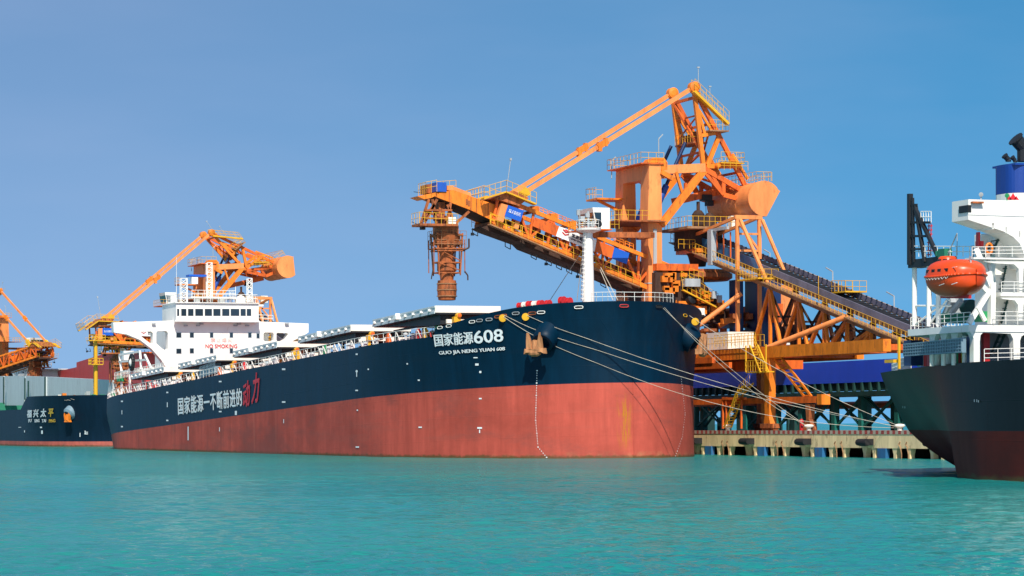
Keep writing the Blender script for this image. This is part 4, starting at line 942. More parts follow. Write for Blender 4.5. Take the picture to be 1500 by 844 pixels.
    for i in range(2):
        mb.rail([fp[i], fp[i+1]], 1.25, .75, .03); mb.rail([fp[i]+Vector((-7.2, 0, 0)), fp[i+1]+Vector((-7.2, 0, 0))], 1.25, .75, .03); mb.beam(fp[i]+Vector((-.5, 0, 0)), fp[i+1]+Vector((-.5, 0, 0)), 1.0, .15, UP); mb.beam(fp[i]+Vector((-6.7, 0, 0)), fp[i+1]+Vector((-6.7, 0, 0)), 1.0, .15, UP)
    mb.rail([fp[0], fp[0]+Vector((-7.2, 0, 0))], 1.25, .9, .03); B(mb, 'stay_foot_railing', 'yellow', up=True)
    mb = MB(); p = N(742, 279, -43); mb.pipe(p, p+Vector((0, .5, 3.4)), .04, n=5); mb.box(p+Vector((0, .5, 3.4)), (.2, .2, .25)); B(mb, 'anemometer', 'lettergrey', up=True)
    for X in (NX-.5, FX+1.0):
        g = lambda p: Vector((X, p.y, p.z)); a, b_ = g(N(762, 287)), g(N(1019, 127)); mid = a.lerp(b_, .46)
        mb = MB().beam(a, b_, .40, .46, UP); B(mb, 'stay', 'salmon', up=True)
        mb = MB(); mb.beam(a.lerp(b_, .445), a.lerp(b_, .50), .6, .66, UP); mb.box(a.lerp(b_, .455)-UP*.1, (.75, .4, 1.0)); mb.box(a.lerp(b_, .49), (.75, .3, .9)); B(mb, 'stay_joint', 'orange', up=True)
        mb = MB().beam(a+Vector((0, -.6, -.6)), a.lerp(b_, .05), .7, .9, UP); B(mb, 'stay_lug', 'yellow', up=True)
    mb = MB(); rr = random.Random(8)
    for px in range(790, 930, 14):
        p = N(px, 293+(px-740)*.395, tn); mb.rail([p+UP*.2, N(px+12, 293+(px+12-740)*.395, tn)+UP*.2], .5, .6, .04, 2)
        if rr.random() < .5: mb.box(p+Vector((-2, 0, .6)), (1.6, .8, .6))
    B(mb, 'boom_cable_rack', 'orange', up=True)
    # telescopic girder with the head
    tg = MB(); g0 = tn-.35
    side = [(632, 284), (664, 278.5), (737, 304), (733, 326), (725, 325), (690, 308), (640, 289)]
    for X in (g0, tf+.95):
        tg.prism([N(*c, g0)*1.0 if X == g0 else Vector((X, N(*c, g0).y, N(*c, g0).z)) for c in side], (-.6, 0, 0))
    B(tg, 'telescopic_girder', 'orange', up=True)
    mb = MB(); mb.prism([Vector((tf+1.0, N(*c, g0).y, N(*c, g0).z)) for c in ((640, 287), (725, 322), (725, 324.5), (640, 289.5))], (g0-tf-1.2, 0, 0)); B(mb, 'girder_floor', 'dark_rust', up=True)
    mb = MB(); mb.prism([Vector((g0-2.6, N(*c, g0).y, N(*c, g0).z)) for c in ((611, 287.5), (641, 281.5), (643, 284), (632, 290), (622, 292))], (2.6, 0, 0)); B(mb, 'girder_tip', 'orange', up=True)
    mb = MB()
    for (c, X) in (((684, 296), g0+.02), ((687, 298), g0+.02)): p = N(*c, X); mb.box(p, (.03, .25, .6))
    for px in (658, 690, 698, 715): a, b_ = N(px, 280+(px-664)*.34 if px > 664 else 280, g0+.015), N(px, 296+(px-658)*.40, g0+.015); mb.beam(a, b_, .08, .06)
    B(mb, 'girder_stiffener', 'rusty', up=True)
    def boxpx(mb, x0, y0, x1, y1, Xa, Xb):
        a, b_ = N(x0, y0, Xa), N(x1, y1, Xa); mb.bb((Xa, a.y, b_.z), (Xb, b_.y, a.z)); return mb
    B(boxpx(MB(), 638.5, 267, 654, 281, -40.5, -43), 'drive_cover', 'blue', up=True)
    mb = boxpx(MB(), 626, 270, 637, 283, -42, -44.5); B(mb, 'drive_motor', 'rusty', up=True)
    p0 = N(624, 284, -40.2); p1 = N(668, 279, -40.2); mb = MB().rail([p0+Vector((-2.6, 0, 0)), p0, N(640, 281, -40.2)], 1.25, .7, .028); mb.rail([N(640, 281, -45), N(668, 279, -45)], 1.1, .7, .028); B(mb, 'head_railing', 'yellow', up=True)
    mb = boxpx(MB(), 655, 272, 664, 279, -41, -44); mb.prism([N(664, 273, -41), N(690, 283, -41), N(690, 288, -41), N(664, 279, -41)], (-3, 0, 0)); B(mb, 'head_chute', 'salmon', up=True)
    # head frame and telescopic chute (keeps plumb)
    cx_, cyy = -42.5, N(654.5, 400, -42.5).y; zt = N(654, 300, -42.5).z; Z = lambda py: N(654, py, -42.5).z; U = 1/12.7
    H = MB()
    for px, py, qx, qy in ((628, 292, 616, 330), (633, 292, 640, 332), (660, 296, 655, 330), (655, 300, 668, 332), (687, 310, 668, 327), (640, 292, 622, 326), (622, 310, 650, 318), (620, 322, 636, 300)):
        for X in (-40.8, -44.5): H.beam(N(px, py, X), N(qx, qy, X), .26)
    for py in (308, 320): H.beam(N(621, py, -40.6), N(662, py, -40.6), .2); H.beam(N(621, py, -44.6), N(662, py, -44.6), .2)
    B(H, 'head_frame', 'rusty')
    mb = MB(); boxpx(mb, 615, 327, 671, 331.5, -40.2, -43.0); boxpx(mb, 646, 330, 672, 343, -41.2, -44); B(mb, 'head_platform', 'rusty')
    mb = MB(); boxpx(mb, 643, 296, 652, 322, -41.5, -43.5); boxpx(mb, 652, 316, 664, 330, -41, -44); B(mb, 'head_pulley_box', 'rusty')
    mb = MB(); boxpx(mb, 657, 318, 668, 331, -40.4, -41.4); B(mb, 'head_cabinet', 'cream')
    mb = MB().rail([N(614, 327, -40.2), N(671, 330, -40.2)], 1.2, .6, .028); mb.rail([N(615, 327, -40.2)+Vector((-2.8, 0, 0)), N(615, 327, -40.2)], 1.2, .8, .028); B(mb, 'head_platform_railing', 'yellow')
    mb = MB().beam(N(612, 329, -43), N(603, 325, -43), .06); mb.beam(N(620, 283, -43), N(606, 281, -43), .06); mb.box(N(619, 334, -42), (.5, .5, .4)); B(mb, 'boom_probe', 'black')
    ct = Vector((cx_, cyy, 0))
    mb = MB().lathe([(1.55, Z(343)), (1.45, Z(350)), (.95, Z(366)), (.78, Z(372)), (.78, Z(384)), (1.05, Z(386)), (1.05, Z(397)), (.82, Z(399)), (.72, Z(409)), (.72, Z(411))], ct, n=20); B(mb, 'chute_funnel', 'rusty', smooth=True)
    mb = MB().lathe([(.98, Z(411)), (1.04, Z(417)), (1.06, Z(424)), (1.02, Z(432)), (.93, Z(439.5)), (.8, Z(440))], ct, n=22); B(mb, 'chute_spout', 'rusty', smooth=True)
    mb = MB()
    for py in (416, 425, 434): mb.lathe([(1.0, Z(py)-.06), (1.11, Z(py)-.05), (1.11, Z(py)+.05), (1.0, Z(py)+.06)], ct, n=22)
    B(mb, 'spout_band', 'walk')
    mb = MB()
    for py, ww in ((345, 2.9), (358, 2.9), (365, 3.1), (385, 2.6), (400, 2.4)):
        for sx_ in (-1, 1): mb.beam(ct+Vector((sx_*ww/2*.8, -ww/2, Z(py))), ct+Vector((sx_*ww/2*.8, ww/2, Z(py))), .13); mb.beam(ct+Vector((-ww/2*.8, sx_*ww/2, Z(py))), ct+Vector((ww/2*.8, sx_*ww/2, Z(py))), .13)
    for sx_ in (-1, 1):
        for sy_ in (-1, 1):
            mb.beam(ct+Vector((sx_*1.1, sy_*1.4, Z(343))), ct+Vector((sx_*1.0, sy_*1.2, Z(402))), .14)
            mb.pipe(ct+Vector((sx_*.9, sy_*1.75, Z(352))), ct+Vector((sx_*.9, sy_*1.75, Z(400))), .06, n=6)
    for i, py in enumerate((345, 352, 365, 385)): mb.beam(ct+Vector((1.1, -1.4, Z(py))), ct+Vector((1.0, 1.3, Z(py+(12 if i != 2 else 18)))), .09)
    for i in range(2):
        pa, pb = 343+i*12.5, 343+(i+1)*12.5
        for sx_ in (-1, 1):
            mb.beam(ct+Vector((sx_*1.15, -1.45, Z(pa))), ct+Vector((sx_*1.15, 1.45, Z(pb))), .1); mb.beam(ct+Vector((sx_*1.15, 1.45, Z(pa))), ct+Vector((sx_*1.15, -1.45, Z(pb))), .1); mb.beam(ct+Vector((sx_*1.15, -1.45, Z(pb))), ct+Vector((sx_*1.15, 1.45, Z(pb))), .13)
            mb.beam(ct+Vector((-1.15, sx_*1.45, Z(pa))), ct+Vector((1.15, sx_*1.45, Z(pb))), .1)
    for sx_ in (-1, 1):
        for sy_ in (-1, 1): mb.beam(ct+Vector((sx_*1.15, sy_*1.45, Z(342))), ct+Vector((sx_*1.0, sy_*1.2, Z(404))), .12)
    B(mb, 'chute_cage', 'rusty')
    mb = MB()
    for py in (365, 352): mb.rail([ct+Vector((1.3, -1.7, Z(py))), ct+Vector((1.3, 1.8, Z(py)))], .95, .7, .026); mb.rail([ct+Vector((-1.3, -1.7, Z(py))), ct+Vector((1.3, -1.7, Z(py)))], .95, .7, .026)
    B(mb, 'chute_railing', 'walk')
    mb = MB(); mb.tube([ct+Vector((1, 2.2, Z(350))), ct+Vector((1, 2.2, Z(363))), ct+Vector((1, 1.5, Z(368)))], .1); mb.tube([ct+Vector((1, 1.7, Z(398))), ct+Vector((1, 2.05, Z(404))), ct+Vector((1, 2.05, Z(411)))], .08); mb.tube([ct+Vector((1, -2.0, Z(360))), ct+Vector((1, -1.9, Z(395))), ct+Vector((1, -2.1, Z(410)))], .06); B(mb, 'chute_cable', 'dark_rust')
    # --- operator cab on an arm beside the column
    c0 = Vector((-39.2, N(868, 330, -34.6).y, N(868, 335, -34.6).z)); c1 = Vector((-34.6, N(893, 303, -34.6).y, N(868, 304, -34.6).z))
    mb = MB(); y0, y1, z0, z1 = c0.y, c1.y, c0.z, c1.z
    mb.prism([(-39.2, y0+.35, z0), (-34.6, y0+.35, z0), (-34.6, y0, z0+1.1), (-34.6, y0, z1), (-39.2, y0, z1), (-39.2, y0, z0+1.1)], (0, 0, 0)) if False else None
    mb.add([(-39.2, y0+.45, z0), (-34.6, y0+.45, z0), (-34.6, y1, z0), (-39.2, y1, z0), (-39.2, y0, z1), (-34.6, y0, z1), (-34.6, y1, z1), (-39.2, y1, z1)], [(0, 3, 2, 1), (4, 5, 6, 7), (0, 1, 5, 4), (1, 2, 6, 5), (2, 3, 7, 6), (3, 0, 4, 7)])
    cab = B(mb, 'operator_cab', 'white')
    win = MB(); zz0, zz1 = z0+.55, z0+1.75; yy = lambda z_: y0+.45*(1-(z_-z0)/(z1-z0))-.03
    for xa, xb in ((-39.0, -37.6), (-37.5, -36.2), (-36.1, -34.8)): win.add([(xa, yy(zz0), zz0), (xb, yy(zz0), zz0), (xb, yy(zz1), zz1), (xa, yy(zz1), zz1)], [(0, 1, 2, 3)])
    win.add([(-34.57, yy(zz0)+.12, zz0), (-34.57, y0+1.0, zz0), (-34.57, y0+1.0, zz1), (-34.57, yy(zz1)+.12, zz1)], [(0, 1, 2, 3)])
    win.build('cab_window', M['glass'], cab, True)
    mb = MB(); mb.bb((-39.4, y0-.9, z0-.14), (-34.4, y1+.2, z0-.02)); B(mb, 'cab_platform', 'deep_orange')
    mb = MB().rail([(-34.4, y0-.9, z0), (-34.4, y0+.4, z0)], 1.0, .6, .026); mb.rail([(-39.4, y0-.9, z0), (-34.4, y0-.9, z0)], 1.0, .8, .026); mb.rail([(-34.4, y1, z0), (-34.4, y1+1.0, z0)], 1.0, .6, .026); B(mb, 'cab_railing', 'yellow')
    ya = N(960, 335).y; mb = MB(); mb.beam((-37.2, y0+.5, z0-.45), (-37.2, ya-1.2, z0-.4), .5, .6, UP); mb.beam((-41, ya-1.4, z0-.4), (-36.95, ya-1.4, z0-.4), .5, .55, UP); B(mb, 'cab_arm', 'rusty')
    pz = N(930, 325, -41).z; mb = MB(); mb.bb((FX-2.6, N(905, 325, -41).y-1.0, pz-.14), (NX+.9, N(968, 325).y+.3, pz)); B(mb, 'mid_platform', 'rusty')
    mb = MB(); mb.rail([(NX+1.2, N(890, 325).y+.3, pz), (NX+1.2, N(945, 325).y, pz)], 1.05, .8, .028); mb.rail([(FX-2.6, N(905, 325, -41).y-1, pz), (NX+1.2, N(905, 325, -41).y-1, pz)], 1.05, 1.0, .028); B(mb, 'mid_railing', 'yellow')
    # --- lower machinery house: slew ring, hopper, drives
    mc = Vector((-43, 25.0, 0)); z = lambda py: N(985, py, -43).z
    mb = MB().lathe([(3.2, z(412)), (3.7, z(408)), (3.7, z(402)), (3.4, z(400)), (3.4, z(396.5))], mc+Vector((1, .3, 0)), n=36); B(mb, 'slew_ring', 'rusty', smooth=True)
    mb = MB(); a, b_ = N(962, 386, -38.5), N(1023, 397, -38.5); mb.bb((-46, a.y, b_.z), (-38.5, b_.y, a.z)); B(mb, 'slew_hopper', 'deep_orange')
    mb = MB().lathe([(.85, z(390)), (1.1, z(376)), (1.35, z(370)), (1.35, z(366))], mc+Vector((0, .6, 0)), n=18); B(mb, 'feed_funnel', 'dark_rust', smooth=True)
    mb = MB(); mb.bb((-46, 24.2, z(371)), (-40.5, 27.2, z(365))); B(mb, 'funnel_ring', 'orange')
    mb = MB(); mb.bb((-45.5, 23.8, z(366)), (-41.2, 27.8, z(336))); B(mb, 'head_house', 'dark_rust')
    mb = MB(); mb.bb((-47, 22.6, z(338)), (-39, 28.6, z(334.5))); B(mb, 'head_house_platform', 'walk')
    mb = MB().rail([(-39, 22.6, z(334.5)), (-39, 28.6, z(334.5))], 1.1, .7, .028); mb.rail([(-47, 22.6, z(334.5)), (-39, 22.6, z(334.5))], 1.1, .8, .028); mb.rail([(-40.6, 22.2, z(366)), (-40.6, 24.2, z(366))], 1.0, .6, .028); B(mb, 'head_house_railing', 'yellow')
    mb = MB(); mb.lathe([(.5, 0), (.7, .3), (.7, 1.5), (.4, 1.9), (.15, 2.0)], (-41.5, 25, z(334.5)), n=14); mb.lathe([(.5, 0), (.8, .2), (.8, 1.2), (.3, 1.7)], (-42, 26.6, z(334.5)), n=14); mb.pipe((-41.5, 25, z(334.5)+2), (-41.5, 25, z(334.5)+2.9), .2); B(mb, 'belt_drive', 'dark_rust')
    mb = MB(); mb.bb((-40.4, 28.1, z(334)), (-39.5, 29.3, z(318))); B(mb, 'control_cabinet', 'cream')
    mb = MB(); fr_ = [N(*c, -38.6) for c in ((960, 399), (1012, 400), (1030, 412), (1044, 432), (1062, 450), (1066, 472), (960, 472))]; mb.prism(fr_, (-7.6, 0, 0)); B(mb, 'slew_frame', 'dark_rust')
    mb = MB(); rr = random.Random(31)
    for i in range(30):
        px = rr.uniform(972, 1056); py = rr.uniform(max(402, 402+(px-1012)*.9), 462); p = N(px, py, -38.3); mb.box(p, (.5, rr.uniform(.3, 1.3), rr.uniform(.2, .9)))
    B(mb, 'frame_plates', 'orange')
    mb = MB(); a, b_ = PY(1030, 455, 30), PY(1135, 463, 30); mb.bb((a.x, 30, b_.z), (b_.x, 31, a.z)); a, b_ = PY(1030, 465, 30), PY(1135, 472, 30); mb.bb((a.x, 30.2, b_.z), (b_.x, 30.8, a.z)); B(mb, 'rear_girder', 'deep_orange')
    mb = MB(); a, b_ = PY(1030, 473, 30), PY(1112, 477, 30); mb.bb((a.x, 30.1, b_.z), (b_.x, 30.9, a.z)); B(mb, 'rear_duct', 'conv_blue')
    mb = MB(); rr = random.Random(21)
    for i in range(34):
        x, y, zz = rr.uniform(-46, -36), rr.uniform(21.5, 31), rr.uniform(11.2, 15.5); mb.box((x, y, zz), (rr.uniform(.5, 1.8), rr.uniform(.5, 1.8), rr.uniform(.3, 1.3)))
    for i in range(10): a = Vector((rr.uniform(-46, -37), rr.uniform(21, 30), rr.uniform(11, 15))); mb.beam(a, a+Vector((rr.uniform(-2, 2), rr.uniform(-1, 4), rr.uniform(-2.4, 2))), .3)
    B(mb, 'slew_drives', 'rusty')
    mb = MB(); rr = random.Random(22)
    for i in range(14):
        x, y, zz = rr.uniform(-42, -36), rr.uniform(20, 32), rr.uniform(11.2, 15); mb.beam((x, y, zz), (x+rr.uniform(-1, 1), y+rr.uniform(.5, 3.5), zz+rr.uniform(-1.5, 1.5)), rr.uniform(.2, .6))
    mb.beam(N(968, 398), N(990, 418), .7, .9); B(mb, 'machinery_beams', 'orange')
    mb = MB(); mb.lathe([(.3, -.5), (.75, -.4), (.75, .4), (.3, .5)], N(979, 440, -38), (1, .3, 0), 16); mb.lathe([(.3, -.4), (.6, -.3), (.6, .3), (.3, .4)], N(1012, 438, -38), (1, .3, .2), 14); B(mb, 'slew_motor', 'black')
    mb = MB()
    for (x0, y0, x1, y1) in ((998, 412, 1052, 445), (1000, 424, 1040, 446), (1010, 408, 1030, 414)): p, q = N(x0, y0, -37.5), N(x1, y1, -37.5); mb.rail([p, q], 1.1, .6, .028)
    mb.beam(N(1000, 425, -37.6), N(1058, 455, -37.6), .5, .15); B(mb, 'machinery_railing', 'yellow')
    mb = MB()
    for px in (1046, 1054): p = N(px, 432 if px < 1050 else 438, -37); mb.box(p, (.3, .5, .8))
    boxpx(mb, 1004, 408, 1026, 420, -37.2, -38.2); B(mb, 'switch_cabinet', 'lettergrey')
    # --- portal
    zb = PY(1127, 515, 19).z
    for Y in (19.0, 31.0):
        mb = MB(); mb.bb((-50, Y-.4, zb-.65), (15 if Y < 20 else -14, Y+.4, zb+.5)); B(mb, 'portal_beam', 'orange')
        for X in ((-10.3, -47.5) if Y < 20 else (-38.0, -60.0)):
            mb = MB(); mb.prism([(X-.62, Y-.36, zb-.66), (X+.62, Y-.36, zb-.66), (X+.56, Y-.36, 5.6), (X+.5, Y-.36, 3.9), (X+.75, Y-.36, 3.2), (X-.75, Y-.36, 3.2), (X-.5, Y-.36, 3.9), (X-.56, Y-.36, 5.6)], (0, .72, 0)); B(mb, 'portal_leg', 'orange')
            mb = MB(); mb.bb((X-1.5, Y-.4, 2.75), (X+1.5, Y+.4, 3.19))
            for xx in (-1.0, .0, 1.0): mb.lathe([(.1, -.3), (.4, -.28), (.4, .28), (.1, .3)], (X+xx, Y, 2.72), (0, 1, 0), 14)
            B(mb, 'bogie', 'rusty')
        sx0, sx1 = PY(1018, 587, 19).x, PY(1203, 587, 19).x; zs = PY(1127, 587, 19).z
        mb = MB(); mb.bb((-58, Y-.28, zs-.28), (-11.0 if Y < 20 else -39, Y+.28, zs+.28)); B(mb, 'sill_beam', 'deep_orange')
        if Y < 20:
            mb = MB(); mb.bb((-9.3, Y-.32, zs-.32), (sx1, Y+.32, zs+.32)); B(mb, 'sill_beam', 'deep_orange')
            mb = MB(); mb.bb((sx1, Y-.46, zs-.5), (sx1+1.0, Y+.46, zs+.5)); B(mb, 'sill_end_cap', 'orange')
        if Y > 20: continue
        a, b_ = PY(1137, 522, 19), PY(1184, 583, 19)
        mb = MB(); 
        for dd in (-.5, .5): mb.beam((a.x+dd*1.5, Y, a.z+dd*.2), (b_.x+dd*1.5, Y, b_.z+.1), .15, .24)
        for i in range(9): u = (i+.5)/9; p = a.lerp(b_, u); mb.beam((p.x-.8, Y, p.z), (p.x+.8, Y, p.z), .12)
        B(mb, 'ladder_brace', 'orange')
        xs_ = b_.x+.4; mb = MB(); mb.prism([(xs_-.5, Y-.3, zs-.46), (xs_+.5, Y-.3, zs-.46), (xs_+.25, Y-.3, 3.6), (xs_+.9, Y-.3, 3.0), (xs_-.9, Y-.3, 3.0), (xs_-.25, Y-.3, 3.6)], (0, .6, 0))
        for xx in (-.6, .6): mb.lathe([(.1, -.3), (.38, -.28), (.38, .28), (.1, .3)], (xs_+xx, Y, 2.7), (0, 1, 0), 14)
        B(mb, 'sill_support', 'rusty')
    for X in (-49, -30, -15, 4, 14.2): B(MB().bb((X-.3, 19.41, zb-.5), (X+.3, 30.5 if X < 0 else 28.4, zb+.05)), 'portal_cross_beam', 'deep_orange')
    mb = MB(); mb.bb((-50, 19.45, zb+.1), (-14, 30.55, zb+.45)); B(mb, 'portal_deck', 'rusty')
    mb = MB(); mb.bb((-40, 18.0, zb-1.5), (-18, 18.35, zb-.9)); mb.bb((-34, 17.9, zb-.9), (-22, 18.3, zb-.3)); mb.bb((-38, 19.62, zb-1.7), (-13, 24, zb-.8)); B(mb, 'cable_reel_frame', 'deep_orange')
    zp = zb+.56
    mb = MB().rail([(-46, 18.5, zp), (-10.5, 18.5, zp)], 1.15, 1.0, .028); mb.rail([(-22, 18.2, zp+.2), (-12, 18.2, zp+.2)], 1.2, .8, .028); B(mb, 'portal_railing', 'yellow')
    mb = MB(); c = PY(1035, 514, 21), PY(1066, 486, 21); mb.bb((c[0].x, 21, c[0].z), (c[1].x, 24, c[1].z)); B(mb, 'equipment_cabin', 'cream')
    # stairs up the portal
    mb = MB(); a, b_ = PY(1104, 506, 17.9), PY(1120, 546, 17.9); mb.stair(a, b_, .9, (0, 1, 0), .35); mb.rail([a, b_], 1.0, .6, .028); c = PY(1098, 545, 17.9); mb.bb((c.x, 17.5, c.z-.12), (b_.x+1.2, 18.4, c.z)); mb.rail([(c.x, 17.45, c.z), (b_.x+1.2, 17.45, c.z)], 1.1, .6, .028)
    for xx in (c.x, b_.x+1.2): mb.beam((xx, 17.5, c.z), (xx, 17.5, a.z), .12)
    B(mb, 'portal_stair', 'yellow')
    mb = MB(); a, b_ = PY(1083, 578, 18.3), PY(1066, 626, 18.3); mb.stair(b_, a, .8, (0, 1, 0), .35); mb.rail([b_, a], 1.0, .6, .028); c = PY(1098, 562, 18.3); mb.stair(a, c, .8, (0, 1, 0), .35); mb.rail([a, c], 1.0, .5, .028); B(mb, 'ground_stair', 'yellow')
    mb = MB(); 
    for px in (1059, 1064, 1086): mb.beam(PY(px, 582, 18.6), PY(px, 628, 18.6), .18)
    mb.beam(PY(1059, 584, 18.6), PY(1092, 584, 18.6), .25); mb.beam(PY(1059, 595, 18.6), PY(1070, 595, 18.6), .2); B(mb, 'stair_frame', 'deep_orange')
    # --- feeding conveyor along the quay, on a truss
    Ya, Yb = 25.0, 28.0
    def CV(px, py, Y=Ya): return PY(px, py, Y)
    e0, e1 = CV(990, 357), CV(1334, 503)
    mb = MB(); mb.beam((e0.x, (Ya+Yb)/2, e0.z+1.0), (e1.x+12, (Ya+Yb)/2, e1.z+1.0-12*(e0.z-e1.z)/(e1.x-e0.x)), 1.7, .5, UP); B(mb, 'feed_belt', 'belt')
    sl = (e1.z-e0.z)/(e1.x-e0.x); zc = lambda x: e0.z+(x-e0.x)*sl
    xe = e1.x+12
    def along(mb, y, x0, x1, dz, w_, h_): return mb.beam((x0, y, zc(x0)+dz), (x1, y, zc(x1)+dz), w_, h_, UP)
    mb = MB(); along(mb, Ya, e0.x, xe, -.25, .45, .55); along(mb, Yb, e0.x, xe, -.25, .45, .55); B(mb, 'conveyor_girder', 'walk')
    mb = MB(); along(mb, Ya-.45, e0.x, xe, .1, .9, .1); along(mb, Yb+.45, e0.x, xe, .1, .9, .1); B(mb, 'conveyor_walkway', 'walk')
    x1100 = CV(1100, 400).x
    mb = MB(); along(mb, Ya+.35, e0.x+1, x1100+1, 1.3, .12, .95); B(mb, 'belt_side_cover', 'conv_blue')
    mb = MB(); along(mb, Ya+.40, x1100+1.2, xe, 1.15, .12, .75); along(mb, Yb-.2, e0.x, xe, 1.5, .12, .6); B(mb, 'belt_side_cover', 'violet')
    mb = MB(); x = e0.x
    while x < xe: mb.beam((x, Ya+.45, zc(x)+1.3), (x, Yb-.3, zc(x)+1.3), .12); mb.box((x, Yb-.35, zc(x)+1.85), (.18, .12, .14)); x += 1.1
    B(mb, 'belt_idlers', 'black')
    mb = MB(); mb.rail([(e0.x+.5, Ya-.85, zc(e0.x+.5)+.15), (xe, Ya-.85, zc(xe)+.15)], 1.1, .9, .026); mb.rail([(x1100, Yb+.85, zc(x1100)+.15), (xe, Yb+.85, zc(xe)+.15)], 1.3, 1.1, .035); B(mb, 'conveyor_railing', 'yellow')
    mb = MB()
    for (x0, y0, x1) in ((1080, 410, 1110), (1218, 428, 1238)):
        p, q = CV(x0, y0, Ya-1.4 if x0 < 1100 else Ya+1), CV(x1, y0, Ya-1.4 if x0 < 1100 else Ya+1); Y0 = p.y
        mb.rail([p, q], 1.15, .7, .028); mb.rail([p, p+Vector((0, 2.4, 0))], 1.15, .7, .028); mb.rail([q, q+Vector((0, 2.4, 0))], 1.15, .7, .028); mb.bb((p.x, Y0, p.z-.15), (q.x, Y0+2.4, p.z))
    a = CV(1199, 420, Ya-.9); mb.rail([a, CV(1199, 440, Ya-.9), CV(1199, 440, Yb)], 1.1, .6, .028); B(mb, 'conveyor_platform', 'yellow')
    zbm = zp
    top = [(1128, 424), (1170, 439), (1207, 450), (1241, 468), (1276, 484), (1300, 494)]; bot = [(1101, 505), (1145, 508), (1184, 512), (1214, 515), (1240, 515), (1262, 517)]
    for Y in (Ya, Yb):
        mb = MB()
        for i, (tp, bt) in enumerate(zip(top, bot)):
            a = CV(*tp, Ya); a = Vector((a.x, Y, zc(a.x)-.4)); b_ = CV(*bt, Ya); b_ = Vector((b_.x, Y, zbm-.3))
            mb.beam(a, b_, .34); 
            if i < 5:
                n_ = CV(*bot[i+1], Ya); mb.beam(a, (n_.x, Y, zbm-.3), .32)
            mb.beam((a.x, Y, a.z), (a.x, Y, zbm-.3), .3)
        B(mb, 'truss_web', 'orange' if Y == Ya else 'rusty')
        mb = MB().bb((CV(1075, 512).x, Y-.35, zbm-.9), (xe, Y+.35, zbm-.3)); B(mb, 'truss_chord', 'orange')
    mb = MB()
    for tp in top: x = CV(*tp).x; mb.beam((x, Ya, zc(x)-.6), (x, Yb, zbm), .2); mb.beam((x, Yb, zc(x)-.6), (x, Ya, zbm), .2); mb.beam((x, Ya, (zc(x)+zbm)/2), (x, Yb, (zc(x)+zbm)/2), .2)
    B(mb, 'truss_cross_bracing', 'dark_rust')
    B(MB().pipe(PY(1126, 509, 20), CV(1240, 464, Ya-.6), .28, n=12), 'diagonal_pipe', 'salmon', smooth=True); B(MB().pipe(PY(1014, 484, 20), CV(1086, 430, Ya), .26, n=12), 'diagonal_pipe', 'salmon', smooth=True)
    # gantry over the conveyor
    xg = CV(1084, 400).x
    zt2 = CV(1084, 318).z
    mb = MB()
    for Y in (Ya-.3, Yb+.3-1.0): mb.beam((xg, Y, zbm), (xg, Y, zt2), .36)
    mb.beam((xg, Ya-.6, zt2), (xg, Yb-.4, zt2), .42); mb.beam((xg, Ya-.3, zt2-3.6), (xg, Yb-.7, zt2-3.6), .22); mb.beam((xg, Ya-.3, zt2-1.8), (xg, Yb-.7, zt2-1.8), .22); mb.beam((xg, Ya-.3, zt2-.4), (xg, Yb-.7, zt2-3.6), .22)
    for Y, px, py, qx, qy in ((Ya-.3, 1088, 322, 1128, 415), (Yb-.7, 1088, 322, 1127, 415)):
        a, b_ = CV(px, py), CV(qx, qy); mb.beam((a.x, Y, a.z), (b_.x, Y, b_.z), .3); a, b_ = CV(1083, 318), CV(1004, 352); mb.beam((a.x, Y, a.z), (b_.x, Y, b_.z), .3)
    B(mb, 'conveyor_gantry', 'salmon')
    mb = MB(); a = CV(1036, 338, Ya-1); b_ = CV(1042, 388, Ya-1); mb.bb((a.x, Ya-1, b_.z), (b_.x, Ya-.4, a.z)); c = CV(1075, 338); mb.beam((a.x, Ya-.7, a.z), (c.x, Ya-.7, a.z), .3)
    B(mb, 'cable_duct', 'lettergrey')
    mb = MB(); 
    for px in (1050, 1060, 1070): p = CV(px, 340); mb.beam((p.x, Ya, p.z), (p.x, Ya, zc(p.x)+1), .12)
    B(mb, 'cover_hanger', 'deep_orange')
    mb = MB(); a, b_ = CV(1091, 412, 29), CV(1114, 510, 29); mb.bb((a.x, 29, b_.z), (b_.x, 31.5, a.z)); a, b_ = CV(1068, 411, 27), CV(1077, 512, 27); mb.bb((a.x, 27, b_.z), (b_.x, 28, a.z)); B(mb, 'cable_tower', 'hydraulic')
    mb = MB(); a, b_ = CV(1114, 420, 33), CV(1140, 478, 33); mb.bb((a.x, 33, b_.z), (b_.x, 35, a.z)); B(mb, 'transformer_house', 'salmon')
    mb = MB(); a, b_ = CV(1117, 478, 33), CV(1134, 505, 33); mb.bb((a.x, 33, b_.z), (b_.x, 35, a.z-.01)); B(mb, 'switch_room', 'cream')
    mb = MB(); rr = random.Random(9)
    for i in range(20): p = CV(rr.uniform(1140, 1190), rr.uniform(480, 508), rr.uniform(26, 29)); mb.box(p, (rr.uniform(.4, 1.4), .8, rr.uniform(.4, 1.2)))
    B(mb, 'belt_tensioner', 'dark_rust')
    mb = MB()
    for px, py, hh in ((1310, 492, 58), (1220, 440, 42), (1262, 470, 34), (1128, 395, 24)):
        p = CV(px, py-6, Yb+.8); q = CV(px, py-hh, Yb+.8); q.x = p.x; mb.pipe(p, q, .07, n=6); mb.beam(q, q+Vector((-1.6, 0, .5)), .1)
    B(mb, 'lamp_post', 'lettergrey')
    return L
LOADER = make_loader()
split_thing(LOADER, ('slew_drives', 'frame_plates', 'boom_idlers', 'belt_tensioner', 'trough_bracket', 'boom_cable_rack', 'machinery_beams'))
